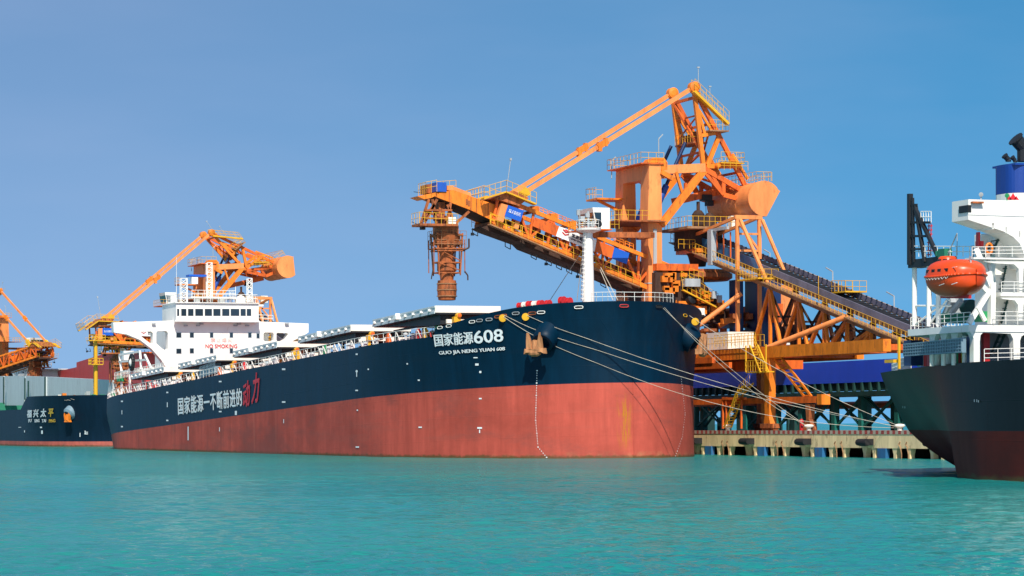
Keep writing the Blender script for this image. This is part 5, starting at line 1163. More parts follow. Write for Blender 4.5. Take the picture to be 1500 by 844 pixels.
# ---- the next two machines down the quay: same parts, boom tilted differently
HPT = N(986, 437, -40.3); APX = N(1019, 127); FOOT = N(762, 287)
STAYS = ('stay', 'stay_joint', 'stay_lug')
MAST = ('mast_', 'counterweight_', 'drum_', 'winch_')
CHUTE = ('head_frame', 'head_platform', 'head_pulley_box', 'head_cabinet', 'head_platform_railing', 'boom_probe', 'chute_')
def loader_copy(loc, label, luff, retract, slew=0.0):
    r = copy_thing(LOADER, loc, label); r.rotation_euler = (0, 0, slew)
    pv = root_matrix(LOADER).inverted() @ PIV
    L0 = root_matrix(LOADER).inverted(); rot = lambda p, an: Matrix.Translation(p) @ Matrix.Rotation(an, 4, 'X') @ Matrix.Translation(-p)
    Mm = rot(pv, luff); hp, ap, fo = (L0 @ v for v in (HPT, APX, FOOT)); hp.x = ap.x = fo.x = pv.x
    ap2 = Mm @ ap; best = None
    for i in range(-200, 801):                                # the stay keeps its length: find the boom angle
        an = R(i*.1); e = abs((rot(hp, an) @ fo - ap2).length-(fo-ap).length)
        if best is None or e < best[0]: best = (e, an)
    Mt = rot(hp, best[1]); fo2 = Mt @ fo; ang = lambda v: math.atan2(v.z, v.y)
    Ms = Matrix.Translation(ap2-ap) @ rot(ap, ang(fo2-ap2)-ang(fo-ap))
    ax = (root_matrix(LOADER).to_3x3().inverted() @ (N(986, 392, -40.3)-N(730, 289, -40.3))).normalized()
    tele = ('telescopic_girder', 'girder_', 'drive_', 'head_railing', 'head_chute')
    for c in r.children:
        base = c.name.split('.')[0]
        if base in UP_BASE:
            c.matrix_basis = Ms if base in STAYS else Mm if base.startswith(MAST) else Mt @ (Matrix.Translation(ax*retract) if base.startswith(tele) else Matrix())
        elif base.startswith(CHUTE[:-1]) or base.startswith('chute_') or base == 'spout_band':
            tip = root_matrix(LOADER).inverted() @ N(654, 300, -42.5); mv = (Mt @ (tip+ax*retract)) - tip
            c.matrix_basis = Matrix.Translation(mv)
        elif base in ('cylinder_rod', 'cylinder_barrel'): c.matrix_basis = Matrix()
    return r
UP_BASE = set(n_.split('.')[0] for n_ in UPPER)
# ------------------------------------------------------------------ neighbouring loaders
def px_x(px, Y=22.0, py=420): return PY(px, py, Y).x
loader_copy(Vector((PY(318, 420, 20).x-4, LB.y, LB.z)), 'orange ship loader behind the white deckhouse with its boom lowered level', R(36), 9.5, 0.0)
l3 = loader_copy(Vector((PY(-24, 420, 22).x-4, LB.y+2, LB.z)), 'farthest orange ship loader cut by the left edge of the photo, boom swung round', R(20), 9.5, R(118))
DROP = ('feed_', 'conveyor_', 'belt_', 'truss_', 'diagonal_', 'cover_hanger', 'cable_duct', 'cable_tower', 'transformer', 'switch_room', 'portal_', 'sill_', 'ladder_brace', 'cable_reel', 'equipment_cabin', 'ground_stair', 'stair_frame', 'bogie')
for c in list(l3.children):
    if c.name.startswith(DROP): bpy.data.objects.remove(c)

# ------------------------------------------------------------------ ship at the right
rs = thing('moored_ship', 'dark hulled ship stern with white superstructure and blue funnel at the right edge', 'cargo ship', (110, -8, 0))
YC = -8.0
def lerp_tab(T, x):
    if x <= T[0][0]: return T[0][1]
    for (a, p), (c, q) in zip(T, T[1:]):
        if x <= c: return p+(q-p)*(x-a)/(c-a)
    return T[-1][1]
XS2 = [(-3, 81), (0, 79.9), (.85, 79.2), (1.75, 78), (2.65, 77.0), (3.7, 76.6), (4.7, 76.4), (5.7, 76.7), (6.8, 77.2)]
BT2 = [(-3, .5), (0, .6), (.85, 1.3), (1.75, 2.0), (2.65, 2.8), (3.7, 3.8), (4.7, 4.6), (5.7, 5.3), (6.8, 5.8)]
DK2 = [(77.2, 5.8), (85, 8.8), (92.4, 11.4), (101.9, 14.5), (107, 15.8), (111, 16.3), (116, 16.5), (400, 16.5)]
WL2 = [(79.9, .6), (88, 3.6), (95, 8.4), (102, 13.6), (109, 16.1), (115, 16.5), (400, 16.5)]
def b2(x, z):
    x += 110
    if x < lerp_tab(XS2, z)-1e-4: return 0.0
    k = max(0, min(1, z/6.6))**.6
    return lerp_tab(WL2, x)*(1-k)+lerp_tab(DK2, x)*k if x > 81 else max(lerp_tab(BT2, z), lerp_tab(WL2, x)*(1-k)+lerp_tab(DK2, x)*k)
lv = [-3, -1, -.3, .3, .85, 1.4, 2.0, 2.65, 3.2, 3.8, 4.4, 5.0, 5.6, 6.2, 6.6]
xs2 = [77, 78, 79, 80.2, 82, 84, 86, 88, 90, 92, 94, 96, 98, 100, 102, 104, 106, 108, 110, 112, 115, 120, 130, 150, 180, 215]
mb = MB(); n = len(xs2)
for z in lv:
    x0 = lerp_tab(XS2, z); row = []
    for s in (-1, 1):
        for x in xs2: xx = max(x, x0); mb.v.append(Vector((xx-110, s*b2(xx-110+1e-3, z), z)))
for k in range(len(lv)-1):
    o, q = k*2*n, (k+1)*2*n
    for i in range(n-1):
        mb.f += [(o+i, o+i+1, q+i+1, q+i), (o+n+i, q+n+i, q+n+i+1, o+n+i+1)]; mb.mi += [0, 0]
    mb.f.append((o, q, q+n, o+n)); mb.mi.append(0)
o = (len(lv)-1)*2*n
for i in range(n-1): mb.f.append((o+i, o+i+1, o+n+i+1, o+n+i)); mb.mi.append(0)
mb.build('hull', hull_material('black and dull red hull', (.004, .007, .008), (.10, .015, .010), 2.72), rs, smooth=True, auto=35)
H2 = Hull(rs, b2, 90, 230)
mk = MB()
for px, py, ww, hh in ((1428, 587, 1.5, 4), (1431.5, 587, 1.3, 4), (1434, 588, 1.6, 3.4), (1323, 596, 1.2, 3), (1326, 596.5, 1.4, 3)):
    mk.add([H2.hit(px+a*ww/2, py+c*hh/2, .03) for a, c in ((-1, 1), (1, 1), (1, -1), (-1, -1))], [(0, 1, 2, 3)])
mk.build('hull_marks', M['lettergrey'], rs)
mb = MB(); mb.prism([PY(1401, 680, YC), PY(1422, 678, YC), PY(1424, 706, YC), PY(1398, 706, YC)], (0, .4, 0)); mb.build('rudder', M['black'], rs, True)
XF = 107.65
def fY(px, py, X=XF): return PX(px, py, X)
Wt = 'white'
# boat deck slab and pillars
c = fY(1420, 476); zt, zb_ = c.z, fY(1420, 486).z
mb = MB(); mb.prism([(XF, -24, zb_), (XF, 7, zb_), (97, 5, zb_), (90, 0, zb_), (90, -14, zb_), (99.6, -23.6, zb_)], (0, 0, zt-zb_)); mb.build('boat_deck', M['white'], rs, True)
def xface(mb, x0, y0, x1, y1, X=XF, dep=.5):
    a, b_ = PX(x0, y0, X), PX(x1, y1, X); return mb.bb((X-dep, a.y, b_.z), (X, b_.y, a.z))
outl = [(1420, 485), (1560, 485), (1560, 535), (1547, 535), (1545, 497), (1541, 489), (1503, 489), (1497, 493), (1495, 499), (1495, 530), (1486, 530), (1485, 497), (1481, 489), (1441, 487), (1437, 491), (1436, 500), (1436, 532), (1427, 532), (1427, 496), (1424, 489)]
vs, fs = outline_geo([(PX(*p, XF).y, PX(*p, XF).z) for p in outl], [], .45)
MB().add([Vector((XF-.28+v.z, v.x, v.y)) for v in vs], fs).build('arcade_wall', M['white'], rs, True)
mb = MB(); xface(mb, 1437, 486, 1640, 536, 104.6, .4); mb.build('inner_bulkhead', M['lettergrey'], rs, True)
mb = MB()
for px, x0 in ((1365, 0), (1382, 0), (1397, 0), (1413, 0)): a = PY(px, 492, -23.2); mb.pipe(a, Vector((a.x, a.y, 6.5)), .14, n=10)
mb.build('deck_pillar', M['white'], rs, True)
mb = MB()
for px in (1366, 1382, 1398): a = PY(px, 490, -23.4); mb.prism([a+Vector((-.5, 0, .12)), a+Vector((.5, 0, .12)), a+Vector((.12, 0, -.5)), a+Vector((-.12, 0, -.5))], (0, .3, 0))
mb.build('deck_bracket', M['white'], rs, True)
mb = MB(); mb.bb((92, -12, 6.6), (104, 4, zb_-.02)); mb.build('stern_house', M['lettergrey'], rs, True)
# accommodation front with open side galleries
mb = MB(); a = PX(1458, 376, 105.8); mb.bb((103.4, a.y, zt), (105.8, 7, a.z+1.4)); mb.build('accommodation_block', M['white'], rs, True)
for (x0, y0, x1, y1, nm) in ((1426, 377, 1640, 383, 'gallery_deck'), (1466, 428, 1640, 436, 'gallery_deck')):
    mb = MB(); xface(mb, x0, y0, x1, y1, XF-.05, 1.0 if y0 < 400 else 2.2); mb.build(nm, M['white'], rs, True)
outl = [(1466, 436), (1640, 436), (1640, 442), (1506, 442), (1500, 446), (1498, 470), (1493, 470), (1492, 447), (1487, 440), (1470, 438)]
vs, fs = outline_geo([(PX(*p, XF-.06).y, PX(*p, XF-.06).z) for p in outl], [], .3)
MB().add([Vector((XF-.25+v.z, v.x, v.y)) for v in vs], fs).build('gallery_arch', M['white'], rs, True)
outl = [(1440, 383), (1640, 383), (1640, 388), (1506, 388), (1500, 393), (1498, 428), (1494, 428), (1493, 394), (1486, 387), (1462, 386)]
vs, fs = outline_geo([(PX(*p, XF-.06).y, PX(*p, XF-.06).z) for p in outl], [], .3)
MB().add([Vector((XF-.25+v.z, v.x, v.y)) for v in vs], fs).build('gallery_arch', M['white'], rs, True)
# bridge wing
wp = [(1418.5, 292), (1640, 299), (1640, 420), (1503, 392), (1500, 372), (1494, 357), (1484, 347), (1470, 339), (1418.5, 322)]
pp = [PX(*p, XF) for p in wp]
mb = MB(); mb.prism(pp, (-1.9, 0, 0)); mb.build('bridge_wing', M['white'], rs, True)
mb = MB(); mb.prism([PX(1419, 314.2, XF+.02), PX(1640, 322, XF+.02), PX(1640, 322.8, XF+.02), PX(1419, 315, XF+.02)], (-.1, 0, 0)); mb.build('wing_seam', M['lettergrey'], rs, True)
mb = MB(); a = PX(1418, 301, XF); b_ = PX(1423, 311, XF); mb.bb((XF-1.0, -24.05, b_.z), (XF+.03, -24.0+.18, a.z+.02)); mb.build('wing_window', M['black'], rs, True)
for px, py, cl in ((1437, 290, 'lettergrey'), (1475, 291.5, 'green_paint')):
    mb = MB(); p = PX(px, py, XF-.1); mb.pipe(p-UP*.1, p+UP*.12, .04); mb.lathe([(.05, -.12), (.1, -.1), (.13, .12), (.06, .13)], p+UP*.2, (1, -.5, -.2), 14); mb.build('search_light', M[cl], rs, True)
mb = MB(); p = PX(1430, 297, XF+.02); mb.bb(p-Vector((.05, .35, .05)), p+Vector((.25, .35, .05))); mb.build('lamp_bracket', M['rusty'], rs, True)
mb = MB()
for i, px in enumerate((1443, 1462, 1482)): p = PX(px, 331+(px-1443)*.29, XF-.9); mb.bb(p+Vector((-.9, -.04, -.25)), p+Vector((.9, .04, .1)))
mb.build('wing_rib', M['white'], rs, True)
# funnel
XFU = 97.0
a, b_, c2 = PX(1463, 238, XFU), PX(1463, 281, XFU), PX(1463, 330, XFU)
def funnel_ring(z0, z1, nm, m_):
    o = []
    for i in range(40):
        an = 2*math.pi*i/40; o.append(Vector((XFU-1.5+1.5*math.copysign(abs(math.cos(an))**.55, math.cos(an)), a.y+4.0+3.0*math.copysign(abs(math.sin(an))**.55, math.sin(an)), z0)))
    mb = MB(); mb.prism(o, (0, 0, z1-z0)); return mb.build(nm, M[m_], rs, True)
fu = funnel_ring(b_.z, a.z, 'funnel_top', 'funnel_navy'); fw_ = funnel_ring(c2.z-2, b_.z-.01, 'funnel', 'white')
em = MB(); XE = XFU+.04
for tri in (((1474, 293), (1478, 284), (1482, 293)), ((1478, 293), (1484, 282.5), (1490, 293)), ((1485, 293), (1488.5, 287), (1493, 293))): em.add([PX(*p, XE) for p in tri], [(0, 1, 2)])
em.build('funnel_emblem', M['ink_red'], fw_, True)
rg = MB(); rg.bb((XFU-2.9, a.y+1.2, a.z-.1), (XFU-.1, a.y+6.8, a.z+.02)); rg.build('funnel_rim', M['funnel_navy'], rs, True)
for px, py, r_ in ((1477, 237, .17), (1487, 238, .13), (1500, 237, .42)):
    p = PX(px, py, XFU-1.5); h = .12 if r_ < .3 else .85
    mb = MB(); mb.tube([p, p+UP*h, p+UP*(h+r_*1.2)+Vector((0, -r_*1.3, 0))], r_, 12); mb.lathe([(r_, -.05), (r_*1.25, 0), (r_*1.25, .08), (r_*.6, .1)], p+UP*(h+r_*1.2)+Vector((0, -r_*1.3, 0)), (0, -.7, .7), 14); mb.build('exhaust_pipe', M['black'], rs, True)
# stairs, fire box, lifebuoy, rails on the house
mb = MB(); mb.stair(PX(1446, 376, XF-2), PX(1463, 343, XF-2), .6, (1, 0, 0), .3, .07); mb.stair(PX(1462, 428, XF-2), PX(1470, 390, XF-2), .6, (1, 0, 0), .3, .07); mb.stair(PX(1463, 474, XF-2), PX(1472, 440, XF-2), .6, (1, 0, 0), .3, .07); mb.stair(PX(1455, 520, XF-1.6), PX(1468, 490, XF-1.6), .6, (1, 0, 0), .3, .08); mb.build('stairway', M['green_dark'], rs, True)
mb = MB(); xface(mb, 1433.5, 340, 1436, 364, XF-1.2, .3); xface(mb, 1435, 353, 1441, 362, XF-1.2, .5); mb.build('fire_monitor', M['red'], rs, True)
p = PX(1449, 364, XF-.4); mb = MB().tube([p+Vector((0, .2*math.cos(t_), .28*math.sin(t_))) for t_ in [2*math.pi*i/14 for i in range(15)]], .07, 6); mb.build('lifebuoy', M['orange'], rs, True)
mb = MB(); mb.bb(PX(1438, 344, XF-2.5), PX(1446, 376, XF-3.2)); mb.build('white_locker', M['white'], rs, True)
def railx(pts, nm='railing', h=.58, step=.8, r=.022): return MB().rail(pts, h, step, r, 3).build(nm, M['white'], rs, True)
railx([PX(1424, 377, XF), PX(1560, 376, XF)]); railx([PX(1467, 428, XF), PX(1560, 428, XF)]); railx([PX(1456, 475.5, XF), PX(1560, 475.5, XF)], h=.72)
railx([(XF, -23.9, zt), (103.5, -23.7, zt)], h=.72); railx([(99.8, -23.5, zt), (92, -15.8, zt)], h=.72); railx([PX(1442, 531, XF+.3), PX(1560, 528, XF+.3)], h=.75)
railx([(78.2, -13.5, 6.6), (85, -16.6, 6.6), (90, -18.3, 6.6)], h=.75, step=.4)
mb = MB(); xface(mb, 1441, 485, 1450, 531, XF-1.4, .3); mb.build('red_cabinet', M['red'], rs, True)
# davit
dv = MB()
def XZ(px, py, Y): return PY(px, py, Y)
YD = -23.2
dv.beam(PX(1430, 364, XF-1.0), PX(1453, 419, XF-.6), .30, .28); dv.beam(PX(1453, 414, XF-.6), PX(1452, 475, XF-.6), .30, .42); dv.beam(PX(1450, 425, XF-.6), PX(1419, 474, XF-.8), .28, .28); dv.beam(PX(1447, 428, XF-.6), PX(1433, 412, XF-.7), .25); dv.beam(PX(1443, 470, XF-.6), PX(1432, 450, XF-.6), .2)
dv.beam(PX(1453, 420, XF-.6), PX(1447, 372, XF-.6), .18)
dv.build('davit_arm', M['white'], rs, True)
dv = MB(); dv.beam(PY(1380, 474, -21), PY(1396, 440, -21), .4, .35); dv.beam(PY(1402, 474, -20), PY(1402, 436, -20), .7, .4); dv.beam(PY(1385, 470, -21), PY(1408, 440, -21), .25); dv.build('davit_arm', M['lettergrey'], rs, True)
mb = MB(); mb.bb(PY(1383, 459, -21.5), PY(1410, 474, -19.8)); mb.build('winch', M['deck_green'], rs, True)
mb = MB(); mb.bb(PX(1436, 456, XF-.8), PX(1446, 472, XF-1.5)); mb.build('green_locker', M['green_paint'], rs, True)
mb = MB(); mb.lathe([(.2, -.4), (.45, -.35), (.45, .35), (.2, .4)], PY(1419, 450, -20), (1, 0, 0), 14); mb.build('hawser_reel', M['green_dark'], rs, True)
mb = MB(); mb.pipe(PY(1371, 470, -22), PY(1371, 462, -22), .1); mb.bb(PY(1366, 462, -22), PY(1376, 468, -21.6)); mb.bb(PY(1367, 473, -22), PY(1373, 462, -21.7)); mb.build('vent_cowl', M['green_dark'], rs, True)
# black gantry mast on white posts
gm = MB(); YG = -22.6
def g_(px, py, dy=0): p = PY(px, py, YG); return Vector((p.x, p.y+dy, p.z))
gm.beam(g_(1333, 388), g_(1333, 284), .27, .27); gm.beam(g_(1337, 290), g_(1339, 384), .14); gm.beam(g_(1341, 302), g_(1355, 384), .2); gm.beam(g_(1343, 310), g_(1378, 384), .2)
for py, x1 in ((326, 1362), (346, 1357)): gm.beam(g_(1334, py), g_(x1, py), .14)
for py, x1 in ((300, 1343), (365, 1350)): gm.beam(g_(1334, py), g_(x1, py), .12)
gm.build('gantry_frame', M['black'], rs, True)
mb = MB(); p, q = g_(1330, 381), g_(1382, 387, .9); mb.bb(p, q); mb.build('gantry_platform', M['black'], rs, True)
for px in (1333, 1354.5, 1368): mb = MB(); y2 = 478; mb.pipe(g_(px, 388, .3), g_(px, y2, .3), .15, n=10); mb.build('gantry_post', M['white'], rs, True)
mb = MB(); mb.pipe(g_(1333, 448, .3), g_(1386, 448, .3), .06); mb.pipe(g_(1355, 415, .3), g_(1385, 440, .3), .07); mb.pipe(g_(1355, 475, .3), g_(1380, 440, .3), .07); mb.pipe(g_(1335, 475, .3), g_(1368, 450, .3), .06); mb.pipe(g_(1355, 412, .3), g_(1372, 400, .3), .06); mb.build('gantry_brace', M['white'], rs, True)
mb = MB().rail([g_(1337, 376), g_(1430, 377, 0)], .62, .8, .025); mb.rail([g_(1349, 326), g_(1364, 326)], .65, .3, .025); mb.build('gantry_railing', M['white'], rs, True)
mb = MB(); mb.stair(g_(1357, 376, .2), g_(1358, 328, .2), .28, (1, 0, 0), .22, .04); mb.build('gantry_ladder', M['red'], rs, True)
mb = MB(); mb.lathe([(.1, 0), (.25, .05), (.25, .3), (.1, .35)], g_(1376, 376), n=12); mb.box(g_(1384, 371), (.8, .5, .5)); mb.build('gantry_winch', M['deck_green'], rs, True)
mb = MB(); mb.pipe(g_(1388, 374), g_(1402, 342), .04, n=6); mb.pipe(g_(1402, 342), g_(1402, 374), .025, n=6); mb.bb(g_(1423, 360), g_(1427, 378)); mb.build('boat_fall', M['lettergrey'], rs, True)
# stowed gangway and poop deck fittings
gwy = MB(); a, b_ = PY(1331, 506, -23.9), PY(1430, 505, -23.9); A_ = Vector((a.x, -24.2, a.z-.28)); B_ = Vector((XF+.3, -24.6, PX(1429, 506, XF).z))
gwy.prism([A_+UP*.36, B_+UP*.42, B_-UP*.42, A_-UP*.36], (0, .25, 0))
for k in range(5): u = -.34+.17*k; gwy.beam(A_+UP*u+Vector((0, -.05, 0)), B_+UP*u*1.1+Vector((0, -.05, 0)), .05, .06)
for i in range(24): p = A_.lerp(B_, i/23); gwy.beam(p-UP*.36+Vector((0, -.04, 0)), p+UP*.38+Vector((0, -.04, 0)), .04, .06)
gwy.build('stowed_gangway', M['grating'], rs, True)
mb = MB(); p = PY(1333, 510, -23); mb.bb((p.x-.4, -23.2, 6.6), (p.x+.5, -22.4, 8.1)); mb.build('gangway_post', M['hydraulic'], rs, True); mb = MB(); q = PX(1421, 510, XF-1); mb.bb((q.x-.4, q.y, 6.6), (q.x+.3, q.y+.5, 8.1)); mb.build('gangway_post', M['hydraulic'], rs, True)
for px in (1373, 1391): p = PY(px, 535, -21.2); mb = MB().lathe([(.28, 0), (.3, .9), (.26, 1.0)], (p.x, -21.2, 6.58), n=14); mb.build('white_drum', M['white'], rs, True)
rr = random.Random(13)
for i in range(22):
    px = rr.uniform(1340, 1425); p = PY(px, 530, -20-rr.random()*1.5); h = rr.uniform(.5, 1.3)
    mb = MB(); mb.bb((p.x, p.y, 6.6), (p.x+rr.uniform(.08, .5), p.y+.3, 6.6+h)); mb.build('deck_fitting', M[rr.choice(['white', 'red', 'orange', 'lettergrey', 'green_paint', 'yellow'])], rs, True)
p = PY(1317, 520, -19); mb = MB(); mb.beam((p.x, -19, 6.6), (p.x, -19, 8.6), .14); mb.bb((p.x-1.6, -19.2, 7.0), (p.x-.4, -18.8, 7.2)); mb.build('yellow_post', M['yellow'], rs, True)
# lifeboat hangs in the davit
def lifeboat():
    c = PY(1400, 406, -25.4); t = thing('lifeboat', 'enclosed orange red lifeboat hanging in a white davit', 'lifeboat', c)
    t.rotation_euler = (0, 0, R(6)); Lh, Wd = 1.95, 1.34
    nst, nrg = 26, 28; mb = MB(); mh = MB()
    def prof(u):                                            # plan half-width along the length
        return Wd*max(0.0, 1-abs(u)**3.6)**.6
    rows = []
    for i in range(nst+1):
        u = -1+2*i/nst; w_ = max(prof(u), .03); sheer = .10*u*u; zk = -1.12+.5*abs(u)**3; zr = .98-.70*abs(u)**3.0
        rows.append((u*Lh, w_, zk, zr, sheer))
    ring = []
    for x, w_, zk, zr, sh in rows:
        r_ = []
        for j in range(nrg):
            a = 2*math.pi*j/nrg; cz_, sy = math.sin(a), math.cos(a)
            y = w_*math.copysign(abs(sy)**.62, sy); z = (zr if cz_ > 0 else -zk)*math.copysign(abs(cz_)**.75, cz_)+sh
            if cz_ < 0: y *= 1-.25*abs(cz_)**2
            r_.append(Vector((x, y, z)))
        ring.append(r_)
    def part(mbx, sel):
        for i in range(nst):
            for j in range(nrg):
                k = (j+1) % nrg
                if sel((j+.5)/nrg): mbx.add([ring[i][j], ring[i+1][j], ring[i+1][k], ring[i][k]], [(0, 1, 2, 3)])
        return mbx
    def weld(o):
        bm = bmesh.new(); bm.from_mesh(o.data); bmesh.ops.remove_doubles(bm, verts=bm.verts, dist=.004); bmesh.ops.recalc_face_normals(bm, faces=bm.faces); bm.to_mesh(o.data); bm.free(); o.data.polygons.foreach_set('use_smooth', [True]*len(o.data.polygons)); return o
    weld(part(MB(), lambda a: a < .5).build('canopy', M['lifeboat'], t)); weld(part(MB(), lambda a: a >= .5).build('hull', M['lifeboat'], t))
    fb = MB(); fb.tube([Vector((x, w_*1.02, sh)) for x, w_, zk, zr, sh in rows], .07, 8); fb.tube([Vector((x, -w_*1.02, sh)) for x, w_, zk, zr, sh in rows], .07, 8); fb.build('rubbing_strake', M['lifeboat'], t, smooth=True)
    ck = MB(); ck.lathe([(.55, -.15), (.5, .28), (.4, .36), (.1, .38)], (-.8, 0, .84), n=20); cko = ck.build('cockpit', M['lifeboat'], t, smooth=True, auto=50)
    wn = MB()
    for a in (-130, -90, -50, -10, 30): an = R(a); wn.box((-.8+.52*math.cos(an), .52*math.sin(an), .96), (.06, .24, .14), an)
    wn.build('cockpit_window', M['black'], cko)
    for u in (-.45, -.15, .15, .45): p = Vector((u*Lh, -prof(u)*.96, .34)); MB().box(p, (.3, .08, .16)).build('porthole', M['black'], t)
    tp = MB()
    for i in range(9):
        x, w_, zk, zr, sh = rows[3+2*i]; x2 = rows[4+2*i]
        tp.tube([Vector((x, -w_*1.05, sh-.08)), Vector((x+.12, -w_*1.06, sh-.18)), Vector((x+.24, -x2[1]*1.05, sh-.08))], .012, 5)
    for x in (-1.6, -.2, 1.2): tp.beam((x, -prof(x/Lh)*.9, .45), (x+.5, -prof(x/Lh)*.93, .47), .05, .02)
    for x in (.2, 1.4): tp.beam((x, -1.24, -.5), (x+.5, -1.24, -.42), .05, .03)
    tp.build('grab_line', M['white'], t)
    MB().beam((-1.4, 0, -1.02), (1.4, 0, -1.16), .14, .2).build('keel', M['red'], t)
    hk = MB()
    for x in (-1.45, 1.45): hk.pipe((x, 0, .4), (x, 0, 1.0), .05); hk.box((x, 0, 1.0), (.2, .1, .16))
    hk.build('lifting_hook', M['lettergrey'], t)
    dr = MB(); dr.prism([(1.8, -.45, .05), (1.8, .45, .05), (1.58, .45, .55), (1.58, -.45, .55)], (.1, 0, 0)); dr.build('hatch_door', M['red'], t)
lifeboat()

# ------------------------------------------------------------------ ship at the left
ls = thing('far_cargo_ship', 'far navy ship bow with folded pale hatch covers and a yellow foremast', 'cargo ship', (-210, 0, 0))
def b3(x, z):
    k = max(0, min(1, (z-2)/6)); L = 30-7*k; s = -x+.9*k
    if s <= 0: return 0.0
    return 14.0 if s >= L else 14.0*math.sqrt(max(0, 1-((L-s)/L)**2.1))
zF3, zD3 = 8.45, 6.3
def zt3(x): return zF3 if x > -27 else zD3 if x < -33 else zD3+(zF3-zD3)*(x+33)/6
sp3 = [0, .05, .2, .5, 1, 1.7, 2.6, 3.8, 5.2, 7, 9, 11.5, 14, 17, 20, 23, 26, 27.9, 30, 33.9, 40, 60, 90, 140]
hull_mesh(b3, lambda z: .9*max(0, min(1, (z-2)/6)), -140, [-2, 0, .5, .83, 2, 3.5, 5, 6.2], zt3, sp3).build('hull', hull_material('navy hull', (.003, .014, .030), (.50, .12, .09), .85), ls, smooth=True, auto=30)
H3 = Hull(ls, b3, 380, 640)
mb = MB(); 
for a, c in ((-140, -60), (-60, -34), (-34, -27), (-27, -20), (-20, -12), (-12, -5), (-5, 0)): zz = 5.9 if c <= -27 else 7.9; mb.add([(a, -b3(a, 6)+.1, zz), (c, -b3(c, 6)+.1, zz), (c, b3(c, 6)-.1, zz), (a, b3(a, 6)-.1, zz)], [(0, 1, 2, 3)])
mb.build('deck', M['deck_green'], ls)
for s_, x0, y0, x1, y1, cl in (('福', 41, 612, 48, 601, 'ink_white'), ('兴', 50, 611.5, 57.5, 600, 'ink_white'), ('太', 60.5, 611, 68.5, 599, 'ink_white'), ('平', 72, 610.5, 79, 599, 'ink_gold')):
    t = MB(); H3.text(t, s_, (x0, y0), (x1, y0-.6), (x1, y1-.4), (x0, y1), off=.12, bold=0, fat=.03, shear=.12); t.build('ship_name', M[cl], ls)
for s_, x0, x1, cl in (('FU', 43, 47.5, 'ink_white'), ('XING', 51.5, 59, 'ink_white'), ('TAI', 62.5, 68.5, 'ink_white'), ('PING', 73, 82, 'ink_gold')):
    t = MB(); H3.text(t, s_, (x0, 619), (x1, 618.2), (x1, 613.8), (x0, 614.4), off=.12, bold=0, fat=.03); t.build('ship_name_latin', M[cl], ls)
mk = MB()
for px, py, ww, hh in ((61, 626, 3, 2), (62.5, 633, 2.5, 5), (118, 637, 1, 6), (127, 635.5, 5, 1.2), (125.5, 633, 1.2, 4.5), (128, 633, 3, 1), (37, 632, 1.2, 3), (30, 626, 4, .8)): mk.add([H3.hit(px+a*ww/2, py+c*hh/2, .12) for a, c in ((-1, 1), (1, 1), (1, -1), (-1, -1))], [(0, 1, 2, 3)])
mk.build('hull_marks', M['ink_white'], ls)
p = H3.hit(104, 612, 0); nn = H3.normal(p); nh = Vector((nn.x, nn.y, 0)).normalized(); tt = UP.cross(nh); P = lambda a, z, o: p+tt*a*.72+UP*z*.72+nh*o
MB().lathe([(1.2, -.8), (1.15, .5), (.8, .8), (.7, .3)], P(0, 1.2, 0), (nh*.8-UP*.6), 20).build('anchor_bolster', M['grating'], ls, smooth=True, auto=40)
an = bpy.data.objects.new('anchor', None); COL.objects.link(an); an.parent = ls
mb = MB(); mb.prism([P(-1.0, -1.0, .9), P(-.6, -.35, .9), P(0, -.5, 1.0), P(.6, -.35, .9), P(1.0, -1.0, .9)], -nh*.5); mb.beam(P(0, -.6, .8), P(0, .8, .8), .3); mb.build('crown', M['orange'], an)
for sg in (-1, 1): mb = MB(); mb.prism([P(sg*.4, -.5, .9), P(sg*.85, -.5, .9), P(sg*1.0, .6, .95), P(sg*.75, 1.1, 1.0), P(sg*.62, .4, .95)], -nh*.35); mb.build('fluke', M['orange'], an)
# folded hatch covers, posts, foremast
def prism_px(pts, Y, th): mb = MB(); mb.prism([PY(*q, Y) for q in pts], (0, th, 0)); return mb
for pts, Y in (([(68, 552), (164, 557), (164, 584), (140, 584), (68, 590)], 2.0), ([(38, 551), (66, 552), (66, 590), (38, 590)], 1.6), ([(7, 551), (37, 551), (37, 594), (7, 594)], 1.8), ([(-30, 551), (5, 551), (5, 594), (-30, 594)], 2.2)):
    prism_px(pts, Y, .8).build('folded_hatch_cover', M['grey_white'], ls, True)
for px, y0 in ((5.5, 552), (36.5, 554), (41.5, 558), (66, 552)): mb = MB().beam(PY(px, y0, .8), PY(px, 592, .8), .28); mb.build('cover_post', M['green_dark'], ls, True)
mb = MB(); mb.bb(PY(-20, 590, -2), PY(34, 607, 6)); mb.build('hatch_coaming', M['deck_green'], ls, True)
mb = MB().rail([PY(-5, 613.5, -13.6), PY(33, 611, -13.6)], .9, .5, .05); mb.rail([PY(36, 592, -10), PY(76, 590, -9)], .7, .6, .05); mb.build('railing', M['white'], ls, True)
fm = bpy.data.objects.new('foremast', None); COL.objects.link(fm); fm.parent = ls
a, b_ = PY(140.5, 583, -3), PY(140.5, 496, -3); MB().pipe(a, b_, .34, .30, 12).build('mast_pole', M['yellow'], fm, True)
